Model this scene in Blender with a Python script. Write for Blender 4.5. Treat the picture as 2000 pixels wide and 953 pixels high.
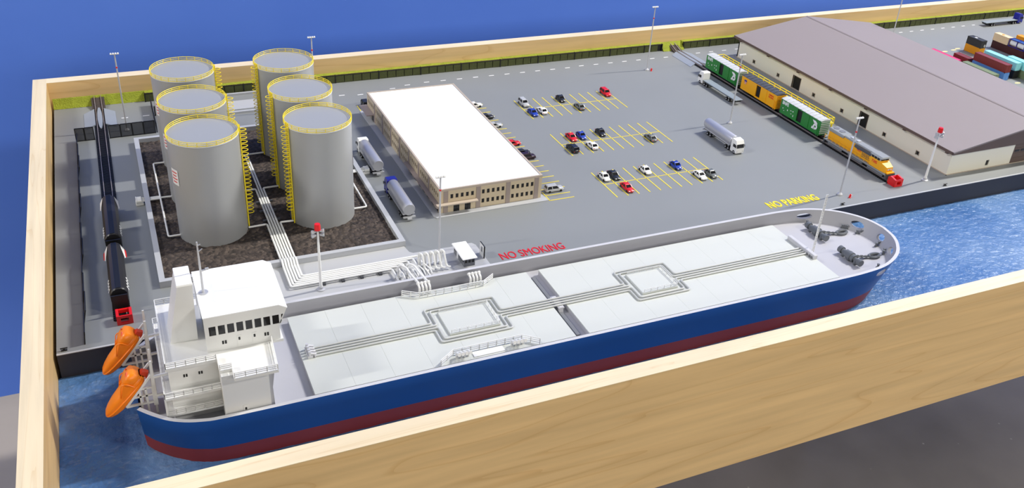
import bpy, bmesh, math, random
from mathutils import Vector, Matrix, noise
random.seed(7)
for o in list(bpy.data.objects):
    bpy.data.objects.remove(o)
SC = bpy.context.scene
COL = SC.collection
U = 0.01                      # the model is laid out in centimetres, Blender units are metres
pi = math.pi

# ------------------------------------------------------------------ camera, world, lamps, exposure
cd = bpy.data.cameras.new('camera')
cam = bpy.data.objects.new('camera', cd); COL.objects.link(cam)
cd.sensor_width = 36.0; cd.sensor_fit = 'HORIZONTAL'
cd.lens = 1779.963 * 36.0 / 2000.0
cd.shift_x = (1000.0 - 995.332) / 2000.0
cd.shift_y = (441.381 - 476.5) / 2000.0
cd.clip_start = 0.02; cd.clip_end = 60
cam.matrix_world = Matrix(((0.916885, 0.155095, -0.367786, 0.107413),
    (-0.395370, 0.479414, -0.783483, -1.538024),
    (0.054807, 0.863775, 0.500888, 0.613775),
    (0.000000, 0.000000, 0.000000, 1.000000)))
SC.camera = cam

w = bpy.data.worlds.new('hall_light'); SC.world = w; w.use_nodes = True
bg = w.node_tree.nodes['Background']
bg.inputs[0].default_value = (1.0, 0.97, 0.93, 1); bg.inputs[1].default_value = 0.13

def area_lamp(x, y, z, sx, sy, power, color=(1.0, 0.97, 0.92)):
    l = bpy.data.lights.new('ceiling_or_fill_lamp', 'AREA'); l.shape = 'RECTANGLE'
    l.size = sx; l.size_y = sy; l.energy = power; l.color = color
    o = bpy.data.objects.new('ceiling_or_fill_lamp', l); COL.objects.link(o)
    o.location = (x, y, z)
    return o
for lx, pw, tl in ((-3.6, 105, -40), (0.9, 8, 0), (4.3, 268, 42)):
    area_lamp(lx, -0.36, 4.0, 0.9, 0.14, pw).rotation_euler = (0, math.radians(tl), 0)
area_lamp(1.2, -6.5, 1.9, 5.0, 1.0, 95).rotation_euler = (math.radians(80), 0, 0)  # low front fill, added to brighten upright faces; not a ceiling lamp
area_lamp(4.4, -4.6, 3.8, 1.2, 0.2, 105).rotation_euler = (math.radians(45), math.radians(28), 0)
area_lamp(-6.0, -1.2, 2.0, 1.0, 4.0, 55).rotation_euler = (0, math.radians(-78), 0)  # unseen low fill from the left, added to lift left-facing sides

vs = SC.view_settings
vs.view_transform = 'Standard'; vs.look = 'None'; vs.gamma = 1.0; vs.use_curve_mapping = False
vs.exposure = 0.07

# ------------------------------------------------------------------ materials
def lin(c):
    return tuple((v/255/12.92 if v/255 <= 0.04045 else ((v/255+0.055)/1.055)**2.4) for v in c)
MATS = {}
def mat(name, rgb, rough=0.5, metal=0.0, var=0.06, vscale=40.0, bump=0.0, bscale=300.0, spec=0.5, alpha=1.0, emit=None):
    m = bpy.data.materials.new(name); m.use_nodes = True
    nt = m.node_tree; N = nt.nodes; b = N['Principled BSDF']
    b.inputs['Roughness'].default_value = rough; b.inputs['Metallic'].default_value = metal
    b.inputs['Specular IOR Level'].default_value = spec
    c = lin(rgb)
    tc = N.new('ShaderNodeTexCoord')
    nz = N.new('ShaderNodeTexNoise'); nz.inputs['Scale'].default_value = vscale; nz.inputs['Detail'].default_value = 4
    nt.links.new(tc.outputs['Object'], nz.inputs['Vector'])
    mx = N.new('ShaderNodeMix'); mx.data_type = 'RGBA'
    mx.inputs[6].default_value = tuple(v*(1-var) for v in c)+(1,)
    mx.inputs[7].default_value = tuple(min(1, v*(1+var)) for v in c)+(1,)
    nt.links.new(nz.outputs['Fac'], mx.inputs[0])
    nt.links.new(mx.outputs[2], b.inputs['Base Color'])
    if bump:
        n2 = N.new('ShaderNodeTexNoise'); n2.inputs['Scale'].default_value = bscale; n2.inputs['Detail'].default_value = 3
        nt.links.new(tc.outputs['Object'], n2.inputs['Vector'])
        bp = N.new('ShaderNodeBump'); bp.inputs['Strength'].default_value = bump; bp.inputs['Distance'].default_value = 0.002
        nt.links.new(n2.outputs['Fac'], bp.inputs['Height']); nt.links.new(bp.outputs['Normal'], b.inputs['Normal'])
    if alpha < 1:
        b.inputs['Alpha'].default_value = alpha
    MATS[name] = m
    return m

mat('deck_grey', (136,139,139), 0.55, var=0.05, vscale=6)
mat('pad_grey', (186,187,188), 0.5, var=0.03, vscale=8)
mat('curb_grey', (184,186,189), 0.5, var=0.04, vscale=15)
mat('quay_dark', (52,50,56), 0.5, var=0.12, vscale=12)
mat('black', (18,18,20), 0.5)
mat('black_gloss', (34,34,38), 0.35)
mat('rubber', (22,22,24), 0.7)
mat('tank_grey', (176,178,178), 0.42, 0.25, var=0.03, vscale=8)
mat('tank_top', (160,164,178), 0.5, 0.1, var=0.04, vscale=12)
mat('yellow', (252,226,36), 0.4)
mat('white', (240,240,236), 0.45, var=0.02)
mat('ship_white', (232,232,229), 0.45, var=0.015)
mat('ship_deck', (184,184,190), 0.5, var=0.03, vscale=15)
mat('plate_white', (206,209,203), 0.5, var=0.02, vscale=10)
mat('hull_blue', (20,80,158), 0.38, var=0.08, vscale=20)
mat('hull_red', (150,56,58), 0.5, var=0.1, vscale=25)
mat('pipe_grey', (196,198,195), 0.45, var=0.02)
mat('car_roof_white', (206,208,208), 0.5, var=0.03)
mat('rim_grey', (202,202,205), 0.45, var=0.02)
mat('bulwark_grey', (168,168,173), 0.5, var=0.03)
mat('orange', (255,136,14), 0.35, var=0.04)
mat('orange_red', (214,62,20), 0.4, var=0.06)
mat('red', (226,28,30), 0.3)
mat('steel', (196,197,200), 0.4, 0.2)
mat('silver', (192,193,198), 0.32, 0.4, var=0.03)
mat('dark_grey', (78,80,84), 0.5, var=0.1)
mat('mid_grey', (120,122,126), 0.5)
mat('windlass_grey', (100,104,108), 0.45, var=0.1)
mat('glass_dark', (22,22,26), 0.12)
mat('beige', (206,190,160), 0.6, var=0.04)
mat('pilaster', (160,146,138), 0.6, var=0.04)
mat('roof_white', (246,246,244), 0.6, var=0.01)
mat('parapet', (190,176,160), 0.6)
mat('wh_wall', (236,232,216), 0.6, var=0.03, vscale=8)
mat('wh_roof', (148,137,134), 0.55, var=0.04, vscale=5)
mat('wh_brown', (100,84,78), 0.6, var=0.06)
mat('grass', (146,156,44), 0.9, var=0.3, vscale=90, bump=0.8, bscale=500)
mat('wall_green', (78,84,46), 0.85, var=0.3, vscale=60, bump=0.5, bscale=250)
mat('ballast', (70,62,58), 0.9, var=0.4, vscale=150, bump=0.8, bscale=400)
mat('rail_steel', (165,155,150), 0.4, 0.5)
mat('ramp_grey', (146,154,166), 0.5)
mat('bn_green', (40,130,52), 0.4, var=0.05)
mat('up_yellow', (250,178,14), 0.38, var=0.04)
mat('up_grey', (150,154,154), 0.45)
mat('fence_net', (20,20,26), 0.6, alpha=0.62)
mat('cloth_blue', (38,62,150), 0.9, var=0.1, vscale=10)
mat('line_yellow', (248,226,70), 0.5)
mat('patch_yellow', (236,220,160), 0.6)
mat('line_white', (244,244,244), 0.5)
mat('truck_blue', (30,36,150), 0.3)
mat('flat_grey', (140,150,156), 0.45)
for n, c in (('car_white',(238,238,236)),('car_silver',(186,188,190)),('car_black',(34,36,42)),('car_red',(214,24,34)),('car_blue',(34,64,170)),('car_grey',(110,114,112)),('car_plum',(44,22,36))):
    mat(n, c, 0.3, var=0.01)
for n, c in (('c_black',(52,52,50)),('c_orange',(228,154,14)),('c_cream',(232,208,168)),('c_brown',(74,34,34)),('c_red',(128,48,46)),('c_cyan',(150,222,226)),('c_blue',(98,148,214)),('c_green',(120,136,104)),('c_pink',(222,60,120)),('c_navy',(30,84,150)),('c_dark',(28,28,30))):
    mat(n, c, 0.5, var=0.06, vscale=80)

def node_mat(name):
    m = bpy.data.materials.new(name); m.use_nodes = True; MATS[name] = m
    return m, m.node_tree, m.node_tree.nodes, m.node_tree.links, m.node_tree.nodes['Principled BSDF']
def ramp(N, stops):
    r = N.new('ShaderNodeValToRGB'); e = r.color_ramp.elements
    while len(e) < len(stops): e.new(0.5)
    for k, (p, c) in enumerate(stops): e[k].position = p; e[k].color = lin(c)+(1,)
    return r
def wood(name, light, dark, vec_scale, lines):
    m, nt, N, L, b = node_mat(name)
    tc = N.new('ShaderNodeTexCoord'); mp = N.new('ShaderNodeMapping'); mp.inputs['Scale'].default_value = vec_scale
    L.new(tc.outputs['Object'], mp.inputs['Vector'])
    n1 = N.new('ShaderNodeTexNoise'); n1.inputs['Scale'].default_value = 1.0; n1.inputs['Detail'].default_value = 2.0; n1.inputs['Distortion'].default_value = 0.6
    L.new(mp.outputs[0], n1.inputs['Vector'])
    mul = N.new('ShaderNodeMath'); mul.operation = 'MULTIPLY'; mul.inputs[1].default_value = lines
    L.new(n1.outputs['Fac'], mul.inputs[0])
    fr = N.new('ShaderNodeMath'); fr.operation = 'FRACT'; L.new(mul.outputs[0], fr.inputs[0])
    r = ramp(N, [(0.0, dark), (0.10, light), (0.75, light), (1.0, tuple((a*3+c)/4 for a, c in zip(light, dark)))])
    L.new(fr.outputs[0], r.inputs[0])
    n2 = N.new('ShaderNodeTexNoise'); n2.inputs['Scale'].default_value = 14.0; n2.inputs['Detail'].default_value = 6.0
    mp2 = N.new('ShaderNodeMapping'); mp2.inputs['Scale'].default_value = (0.35, 1, 6) if vec_scale[0] < vec_scale[1] else (6, 0.35, 6)
    L.new(tc.outputs['Object'], mp2.inputs['Vector']); L.new(mp2.outputs[0], n2.inputs['Vector'])
    r2 = ramp(N, [(0.3, (232,232,232)), (0.7, (255,255,255))]); L.new(n2.outputs['Fac'], r2.inputs[0])
    mx = N.new('ShaderNodeMix'); mx.data_type = 'RGBA'; mx.blend_type = 'MULTIPLY'; mx.inputs[0].default_value = 1
    L.new(r.outputs[0], mx.inputs[6]); L.new(r2.outputs[0], mx.inputs[7]); L.new(mx.outputs[2], b.inputs['Base Color'])
    b.inputs['Roughness'].default_value = 0.45
wood('wood_x', (236,200,142), (224,184,124), (1.1, 4.0, 11.0), 9.0)
wood('wood_y', (230,194,134), (218,178,116), (4.0, 1.1, 11.0), 5.0)
wood('wood_edge_x', (246,228,192), (236,212,170), (2.0, 60.0, 60.0), 6.0)
wood('wood_edge_y', (246,228,192), (236,212,170), (60.0, 2.0, 60.0), 6.0)

m, nt, N, L, b = node_mat('water')
tc = N.new('ShaderNodeTexCoord')
n1 = N.new('ShaderNodeTexNoise'); n1.inputs['Scale'].default_value = 9.0; n1.inputs['Detail'].default_value = 6; L.new(tc.outputs['Object'], n1.inputs['Vector'])
r = ramp(N, [(0.3, (62,104,160)), (0.52, (84,124,176)), (0.75, (122,152,192))]); L.new(n1.outputs['Fac'], r.inputs[0])
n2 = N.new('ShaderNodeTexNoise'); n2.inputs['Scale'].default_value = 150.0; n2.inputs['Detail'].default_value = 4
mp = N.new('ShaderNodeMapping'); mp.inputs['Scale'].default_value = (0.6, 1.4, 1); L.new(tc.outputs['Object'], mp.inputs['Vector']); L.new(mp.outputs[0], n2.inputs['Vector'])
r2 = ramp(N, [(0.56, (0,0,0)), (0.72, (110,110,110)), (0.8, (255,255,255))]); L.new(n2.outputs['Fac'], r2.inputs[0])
mx = N.new('ShaderNodeMix'); mx.data_type = 'RGBA'; mx.inputs[7].default_value = lin((206,220,234))+(1,)  # pale flecks: glints on the water painted into its colour
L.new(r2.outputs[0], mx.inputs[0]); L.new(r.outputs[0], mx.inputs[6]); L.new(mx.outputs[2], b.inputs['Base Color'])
b.inputs['Roughness'].default_value = 0.3; b.inputs['Specular IOR Level'].default_value = 0.35
n3 = N.new('ShaderNodeTexNoise'); n3.inputs['Scale'].default_value = 120.0; n3.inputs['Detail'].default_value = 5; L.new(tc.outputs['Object'], n3.inputs['Vector'])
bp = N.new('ShaderNodeBump'); bp.inputs['Strength'].default_value = 0.8; bp.inputs['Distance'].default_value = 0.004
L.new(n3.outputs['Fac'], bp.inputs['Height']); L.new(bp.outputs['Normal'], b.inputs['Normal'])

m, nt, N, L, b = node_mat('concrete_floor')
tc = N.new('ShaderNodeTexCoord')
n1 = N.new('ShaderNodeTexNoise'); n1.inputs['Scale'].default_value = 2.2; n1.inputs['Detail'].default_value = 8; L.new(tc.outputs['Object'], n1.inputs['Vector'])
r = ramp(N, [(0.3, (128,121,112)), (0.7, (172,163,153))]); L.new(n1.outputs['Fac'], r.inputs[0])
v = N.new('ShaderNodeTexVoronoi'); v.inputs['Scale'].default_value = 16.0; L.new(tc.outputs['Object'], v.inputs['Vector'])
r2 = ramp(N, [(0.0, (255,255,255)), (0.05, (0,0,0))]); L.new(v.outputs['Distance'], r2.inputs[0])
mx = N.new('ShaderNodeMix'); mx.data_type = 'RGBA'; mx.inputs[7].default_value = lin((214,208,196))+(1,)
L.new(r2.outputs[0], mx.inputs[0]); L.new(r.outputs[0], mx.inputs[6]); L.new(mx.outputs[2], b.inputs['Base Color'])
b.inputs['Roughness'].default_value = 0.45

m, nt, N, L, b = node_mat('gravel')
tc = N.new('ShaderNodeTexCoord')
v = N.new('ShaderNodeTexVoronoi'); v.inputs['Scale'].default_value = 260.0; L.new(tc.outputs['Object'], v.inputs['Vector'])
r = ramp(N, [(0.0, (34,29,27)), (0.5, (66,57,52)), (1.0, (98,86,77))]); L.new(v.outputs['Color'], r.inputs[0]); L.new(r.outputs[0], b.inputs['Base Color'])
b.inputs['Roughness'].default_value = 0.9
bp = N.new('ShaderNodeBump'); bp.inputs['Strength'].default_value = 0.9; bp.inputs['Distance'].default_value = 0.002; bp.invert = True
L.new(v.outputs['Distance'], bp.inputs['Height']); L.new(bp.outputs['Normal'], b.inputs['Normal'])

# ------------------------------------------------------------------ mesh building
class MB:
    def __init__(s): s.v = []; s.f = []; s.m = []; s.cur = 0; s.smooth = False; s.sm = []
    def add(s, vs, fs):
        o = len(s.v); s.v += [tuple(p) for p in vs]
        for f in fs:
            s.f.append([i+o for i in f]); s.m.append(s.cur); s.sm.append(s.smooth)
        return s
    def box(s, x0, x1, y0, y1, z0, z1):
        return s.add([(x0,y0,z0),(x1,y0,z0),(x1,y1,z0),(x0,y1,z0),(x0,y0,z1),(x1,y0,z1),(x1,y1,z1),(x0,y1,z1)],
                     [(0,3,2,1),(4,5,6,7),(0,1,5,4),(1,2,6,5),(2,3,7,6),(3,0,4,7)])
    def cbox(s, x0, x1, y0, y1, z0, z1, b):
        P = []
        for sx, X in ((1,x0),(-1,x1)):
            for sy, Y in ((1,y0),(-1,y1)):
                for sz, Z in ((1,z0),(-1,z1)):
                    P += [(X,Y+sy*b,Z+sz*b),(X+sx*b,Y,Z+sz*b),(X+sx*b,Y+sy*b,Z)]
        return s.hull(P)
    def hull(s, pts):
        bm = bmesh.new()
        for p in pts: bm.verts.new(p)
        bmesh.ops.convex_hull(bm, input=bm.verts)
        bmesh.ops.delete(bm, geom=[x for x in bm.verts if not x.link_faces], context='VERTS')
        bmesh.ops.dissolve_limit(bm, angle_limit=0.01, verts=bm.verts, edges=bm.edges)
        bm.verts.index_update()
        vs = [x.co.copy() for x in bm.verts]; fs = [[q.index for q in f.verts] for f in bm.faces]
        bm.free(); return s.add(vs, fs)
    def prism(s, poly, z0, z1):           # polygon in xy
        n = len(poly); vs = [(x,y,z0) for x,y in poly]+[(x,y,z1) for x,y in poly]
        return s.add(vs, [tuple(range(n-1,-1,-1)), tuple(range(n,2*n))]+[(i,(i+1)%n,n+(i+1)%n,n+i) for i in range(n)])
    def prism_y(s, poly, y0, y1):         # polygon in xz
        n = len(poly); vs = [(x,y0,z) for x,z in poly]+[(x,y1,z) for x,z in poly]
        return s.add(vs, [tuple(range(n)), tuple(range(2*n-1,n-1,-1))]+[(i,n+i,n+(i+1)%n,(i+1)%n) for i in range(n)])
    def prism_x(s, poly, x0, x1):         # polygon in yz
        n = len(poly); vs = [(x0,y,z) for y,z in poly]+[(x1,y,z) for y,z in poly]
        return s.add(vs, [tuple(range(n-1,-1,-1)), tuple(range(n,2*n))]+[(i,(i+1)%n,n+(i+1)%n,n+i) for i in range(n)])
    def cyl(s, p0, p1, r0, r1=None, n=12, caps=True):
        r1 = r0 if r1 is None else r1
        p0 = Vector(p0); p1 = Vector(p1); d = (p1-p0).normalized()
        a = d.orthogonal().normalized(); b = d.cross(a)
        vs = []
        for p, r in ((p0,r0),(p1,r1)):
            for k in range(n):
                t = 2*pi*k/n; vs.append(p+a*(r*math.cos(t))+b*(r*math.sin(t)))
        o = s.smooth; s.smooth = True
        s.add(vs, [(i,(i+1)%n,n+(i+1)%n,n+i) for i in range(n)])
        s.smooth = o
        if caps:
            s.add(vs[:n], [tuple(range(n-1,-1,-1))]); s.add(vs[n:], [tuple(range(n))])
        return s
    def bar(s, p0, p1, wa, wb=None):      # square bar
        wb = wa if wb is None else wb
        p0 = Vector(p0); p1 = Vector(p1); d = (p1-p0).normalized()
        up = Vector((0,0,1)) if abs(d.z) < 0.9 else Vector((0,1,0))
        a = d.cross(up).normalized()*wa; b = a.cross(d).normalized()*wb
        vs = []
        for p in (p0,p1): vs += [p-a-b,p+a-b,p+a+b,p-a+b]
        return s.add(vs, [(3,2,1,0),(4,5,6,7),(0,1,5,4),(1,2,6,5),(2,3,7,6),(3,0,4,7)])
    def tube(s, path, r, n=8, closed=False, caps=True):
        P = [Vector(p) for p in path]; m = len(P); rings = []
        a = None
        for i in range(m):
            if closed: t = (P[(i+1)%m]-P[i-1]).normalized()
            elif i == 0: t = (P[1]-P[0]).normalized()
            elif i == m-1: t = (P[-1]-P[-2]).normalized()
            else: t = ((P[i+1]-P[i]).normalized()+(P[i]-P[i-1]).normalized()).normalized()
            if a is None: a = t.orthogonal().normalized()
            a = (a-t*a.dot(t)).normalized(); b = t.cross(a)
            k = 1.0
            if 0 < i < m-1 or closed:
                c = (P[(i+1)%m]-P[i]).normalized().dot((P[i]-P[i-1]).normalized()); k = 1/max(0.5, math.sqrt((1+c)/2))
            rings.append([P[i]+a*(r*math.cos(2*pi*j/n))+b*(r*math.sin(2*pi*j/n)) for j in range(n)])
        vs = [q for R in rings for q in R]; fs = []
        mm = m if closed else m-1
        for i in range(mm):
            i2 = (i+1)%m
            for j in range(n):
                fs.append((i*n+j, i*n+(j+1)%n, i2*n+(j+1)%n, i2*n+j))
        o = s.smooth; s.smooth = True; s.add(vs, fs); s.smooth = o
        if caps and not closed:
            s.add(rings[0], [tuple(range(n-1,-1,-1))]); s.add(rings[-1], [tuple(range(n))])
        return s
    def lathe(s, prof, n=24, c=(0,0)):    # profile (r,z)
        vs = []
        for r, z in prof:
            for k in range(n): t = 2*pi*k/n; vs.append((c[0]+r*math.cos(t), c[1]+r*math.sin(t), z))
        fs = []
        for i in range(len(prof)-1):
            for k in range(n): fs.append((i*n+k, i*n+(k+1)%n, (i+1)*n+(k+1)%n, (i+1)*n+k))
        o = s.smooth; s.smooth = True; s.add(vs, fs); s.smooth = o
        if prof[0][0] > 1e-6: s.add(vs[:n], [tuple(range(n-1,-1,-1))])
        if prof[-1][0] > 1e-6: s.add(vs[-n:], [tuple(range(n))])
        return s
    def loft(s, rings, caps=True):
        n = len(rings[0]); vs = [p for R in rings for p in R]; fs = []
        for i in range(len(rings)-1):
            for j in range(n): fs.append((i*n+j, i*n+(j+1)%n, (i+1)*n+(j+1)%n, (i+1)*n+j))
        o = s.smooth; s.smooth = True; s.add(vs, fs); s.smooth = o
        if caps: s.add(rings[0], [tuple(range(n-1,-1,-1))]); s.add(rings[-1], [tuple(range(n))])
        return s
    def xf(s, M):
        s.v = [tuple(M @ Vector(p)) for p in s.v]; return s
    def build(s, name, mats, parent=None, label=None, world=True, sharp=35):
        off = ORG.get(parent.name, (0,0,0)) if (parent and world) else (0,0,0)
        me = bpy.data.meshes.new(name)
        me.from_pydata([((p[0]-off[0])*U, (p[1]-off[1])*U, (p[2]-off[2])*U) for p in s.v], [], s.f)
        for mn in ([mats] if isinstance(mats, str) else mats): me.materials.append(MATS[mn])
        me.polygons.foreach_set('material_index', s.m); me.polygons.foreach_set('use_smooth', s.sm)
        bm = bmesh.new(); bm.from_mesh(me); bmesh.ops.recalc_face_normals(bm, faces=bm.faces); bm.to_mesh(me); bm.free()
        if any(s.sm): me.set_sharp_from_angle(angle=math.radians(sharp))
        o = bpy.data.objects.new(name, me); COL.objects.link(o)
        if parent: o.parent = parent; ORG[o.name] = off
        else: ORG[o.name] = (0,0,0)
        if label: o['label'] = label
        return o
ORG = {}
def tag(o, label, cat, group=None, kind=None):
    o['label'] = label
    if cat: o['category'] = cat
    if group: o['group'] = group
    if kind: o['kind'] = kind
    return o
def struct(o, label=None):
    o['kind'] = 'structure'
    if label: o['label'] = label
    return o
def thing(name, label, cat, loc=(0,0,0), rz=0, group=None):
    o = bpy.data.objects.new(name, None); COL.objects.link(o); o.empty_display_size = 0.005
    o.location = Vector(loc)*U; o.rotation_euler = (0,0,rz); ORG[o.name] = tuple(loc)
    return tag(o, label, cat, group)
def inst(o, parent, loc=None, rot=None):     # another piece sharing the mesh
    c = bpy.data.objects.new(o.name.split('.')[0], o.data); COL.objects.link(c); c.parent = parent
    c.location = Vector(loc)*U if loc is not None else o.location
    c.rotation_euler = rot if rot is not None else o.rotation_euler
    return c
KIDS = {}
def dup(root, loc, rz, label, group=None, swap=None):
    r = root.copy(); COL.objects.link(r); r.location = Vector(loc)*U; r.rotation_euler = (0,0,rz); r['label'] = label
    if group: r['group'] = group
    ORG[r.name] = tuple(loc)
    def rec(a, b):
        for ch in [x for x in bpy.data.objects if x.parent == a]:
            c = ch.copy(); COL.objects.link(c); c.parent = b
            if swap and c.type == 'MESH' and c.data.materials and c.data.materials[0].name in swap:
                key = (c.data.name, swap[c.data.materials[0].name])
                if key not in KIDS:
                    d = c.data.copy(); d.materials[0] = MATS[swap[c.data.materials[0].name]]; KIDS[key] = d
                c.data = KIDS[key]
            rec(ch, c)
    rec(root, r)
    return r
def smooth_path(pts, r=0.35, n=4):
    out = [Vector(pts[0])]
    for i in range(1, len(pts)-1):
        a, b, c = Vector(pts[i-1]), Vector(pts[i]), Vector(pts[i+1])
        d0 = (a-b); d1 = (c-b); k = min(r, d0.length*0.45, d1.length*0.45)
        p = b+d0.normalized()*k; q = b+d1.normalized()*k
        for j in range(n+1):
            t = j/n; out.append(p*(1-t)**2+b*(2*t*(1-t))+q*t*t)
    out.append(Vector(pts[-1])); return out
def crom(P, k=4):
    out = []
    for i in range(len(P)-1):
        p0 = P[max(0,i-1)]; p1 = P[i]; p2 = P[i+1]; p3 = P[min(len(P)-1,i+2)]
        for j in range(k):
            t = j/k
            out.append(tuple(0.5*((2*b)+(-a+c)*t+(2*a-5*b+4*c-d)*t*t+(-a+3*b-3*c+d)*t**3) for a,b,c,d in zip(p0,p1,p2,p3)))
    out.append(P[-1]); return out
def text_mb(body, size, ext, off=0.0, sx=1.0, align='LEFT'):
    cu = bpy.data.curves.new('t', 'FONT'); cu.body = body; cu.size = size; cu.extrude = ext; cu.offset = off; cu.align_x = align; cu.resolution_u = 3
    ob = bpy.data.objects.new('t', cu); COL.objects.link(ob)
    dg = bpy.context.evaluated_depsgraph_get(); me = bpy.data.meshes.new_from_object(ob.evaluated_get(dg))
    mb = MB(); mb.add([(v.co.x*sx, v.co.y, v.co.z) for v in me.vertices], [list(p.vertices) for p in me.polygons])
    bpy.data.objects.remove(ob); bpy.data.curves.remove(cu); bpy.data.meshes.remove(me)
    return mb
def rail_mb(path, z, h, nr=3, r=0.035, sp=1.0, closed=False):
    mb = MB()
    P = [Vector((p[0],p[1],z)) for p in path]
    for k in range(nr):
        zz = h*(k+1)/nr
        for a, b in zip(P[:-1], P[1:]): mb.bar(a+Vector((0,0,zz)), b+Vector((0,0,zz)), r)
    for s_, (a, b) in enumerate(zip(P[:-1], P[1:])):
        n = max(1, round((b-a).length/sp))
        for i in range(0 if s_ == 0 else 1, n+1):
            q = a.lerp(b, i/n); mb.bar(q, q+Vector((0,0,h)), r)
    return mb

# ================================================================== THE SETTING
mb = MB(); mb.box(-400, 700, -400, 30, -84, -78); struct(mb.build('floor', 'concrete_floor'), 'dusty dark polished concrete floor under the display')
mb = MB(); mb.box(-400, 700, 30, 34, -78, 320)
m, nt, N, L, b = node_mat('wall_blue')
tc = N.new('ShaderNodeTexCoord'); n1 = N.new('ShaderNodeTexNoise'); n1.inputs['Scale'].default_value = 3.0; n1.inputs['Detail'].default_value = 5
L.new(tc.outputs['Object'], n1.inputs['Vector']); r = ramp(N, [(0.3, (88,134,240)), (0.7, (96,142,246))]); L.new(n1.outputs['Fac'], r.inputs[0]); L.new(r.outputs[0], b.inputs['Base Color'])
b.inputs['Roughness'].default_value = 0.6
struct(mb.build('wall_back', 'wall_blue'), 'plain bright blue wall behind the model')
mb = MB(); mb.box(20, 138, -44, -6, -78, -12.4); struct(mb.build('added_plinth', 'cloth_blue'), 'unseen blue covered plinth added under the wooden tray')  # unseen plinth, coloured and sized for a blue reflection in the floor

RIM = 4.28; D = 93.72; Q = 67.71; XR = 262.0
tray = thing('display_tray', 'long shallow pale plywood tray that holds the whole harbour model', 'tray', (XR/2, -D/2, -12.4))
def board(name, x0, x1, y0, y1, edge, face):
    m_ = MB(); m_.box(x0, x1, y0, y1, -12.4, RIM-0.06); o = m_.build(name, face, tray)
    e = MB(); e.box(x0, x1, y0, y1, RIM-0.06, RIM); e.build('top_edge', edge, o)
board('back_board', 0, XR, 0, 2, 'wood_edge_x', 'wood_x')
board('front_board', 0, XR, -D-2, -D, 'wood_edge_x', 'wood_x')
board('side_board', -2, 0, -D-2, 2, 'wood_edge_y', 'wood_y')
board('side_board', XR, XR+2, -D-2, 2, 'wood_edge_y', 'wood_y')
mb = MB(); mb.box(0, XR, -D, 0, -12.4, -4.2); mb.build('base_panel', 'black', tray)

mb = MB(); mb.box(0.35, XR, -Q, 0, -4.2, 0); struct(mb.build('ground', 'deck_grey'), 'flat grey painted ground of the harbour')
mb = MB(); mb.box(0.35, XR, -Q-0.12, -Q, -4.2, -0.06); struct(mb.build('wall_quay', 'quay_dark'), 'dark quay wall above the water')
mb = MB(); mb.box(0.35, XR, -Q-0.14, -Q+0.1, -0.06, 0.02); struct(mb.build('trim_2', 'pad_grey'), 'pale edge strip along the quay')
# water: a rippled sheet
mb = MB(); nx, ny = 524, 54; x0, x1, y0, y1 = 0.02, XR, -D, -Q-0.1
for j in range(ny+1):
    for i in range(nx+1):
        x = x0+(x1-x0)*i/nx; y = y0+(y1-y0)*j/ny
        mb.v.append((x, y, -3.0+0.07*noise.noise(Vector((x*0.9, y*0.9, 0)))+0.05*noise.noise(Vector((x*2.2, y*2.2, 3)))))
for j in range(ny):
    for i in range(nx):
        a = j*(nx+1)+i; mb.f.append([a, a+1, a+nx+2, a+nx+1]); mb.m.append(0); mb.sm.append(True)
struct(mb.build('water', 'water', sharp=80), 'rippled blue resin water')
# grass bank and retaining wall at the back
GAP0, GAP1 = 114.6, 119.6
def bank(label, x0, x1, prof, n):
    mb = MB()
    for k in range(n):
        a = x0+(x1-x0)*k/n; c = x0+(x1-x0)*(k+1)/n
        mb.prism_x([(-0.02,0)]+[(min(y,-0.02), z+0.05*noise.noise(Vector((a*2, y*3, 1)))) for y, z in prof], a, c)
    tag(mb.build('grass', 'grass'), label, 'grass', kind='stuff')
bank('sloping yellow-green grass bank around the end of the siding', 0.35, 14.2, [(-0.95,0.02),(-0.55,0.62),(-0.12,1.45),(0,1.52)], 40)
bank('narrow grass strip on the block wall behind tanks, office and parking', 14.2, GAP0, [(-1.0,1.2),(-0.98,1.44),(0,1.5)], 160)
bank('small grass slope beside the track where the block wall stops', GAP0, GAP1, [(-1.9,0.02),(-0.9,0.8),(-0.2,1.35),(0,1.4)], 10)
bank('narrow grass strip on the block wall behind warehouse and containers', GAP1, XR-1.0, [(-1.0,1.2),(-0.98,1.44),(0,1.5)], 200)
rw = thing('retaining_wall', 'low dark green block wall along the back with black posts', 'wall', (110,-1,0)); rw['kind'] = 'structure'
mb = MB(); mb.box(14.27, 15.74, -1.3, -1.0, 0.06, 1.34); blk = mb.build('block', 'wall_green', rw)
mb = MB(); mb.box(14.1, 14.26, -1.42, -1.0, 0, 1.5); pst = mb.build('post', 'black', rw)
x = 1.6; k = 1
while 14.2+x < 232:
    if not (GAP0-1.6 < 14.2+x < GAP1):
        inst(blk, rw, (x, 0, 0))
        if k % 5 == 0: inst(pst, rw, (x, 0, 0))
    x += 1.6; k += 1
for xx in (GAP0-14.2-0.2, GAP1-14.1): inst(pst, rw, (xx, 0, 0))
mb = MB(); mb.box(14.2, GAP0-0.1, -1.38, -1.0, 1.34, 1.44); mb.box(GAP1+0.1, 234, -1.38, -1.0, 1.34, 1.44); mb.box(14.2, GAP0-0.1, -1.12, -0.99, 0, 1.34); mb.box(GAP1+0.1, 234, -1.12, -0.99, 0, 1.34); mb.build('cap_strip', 'black', rw)

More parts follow.
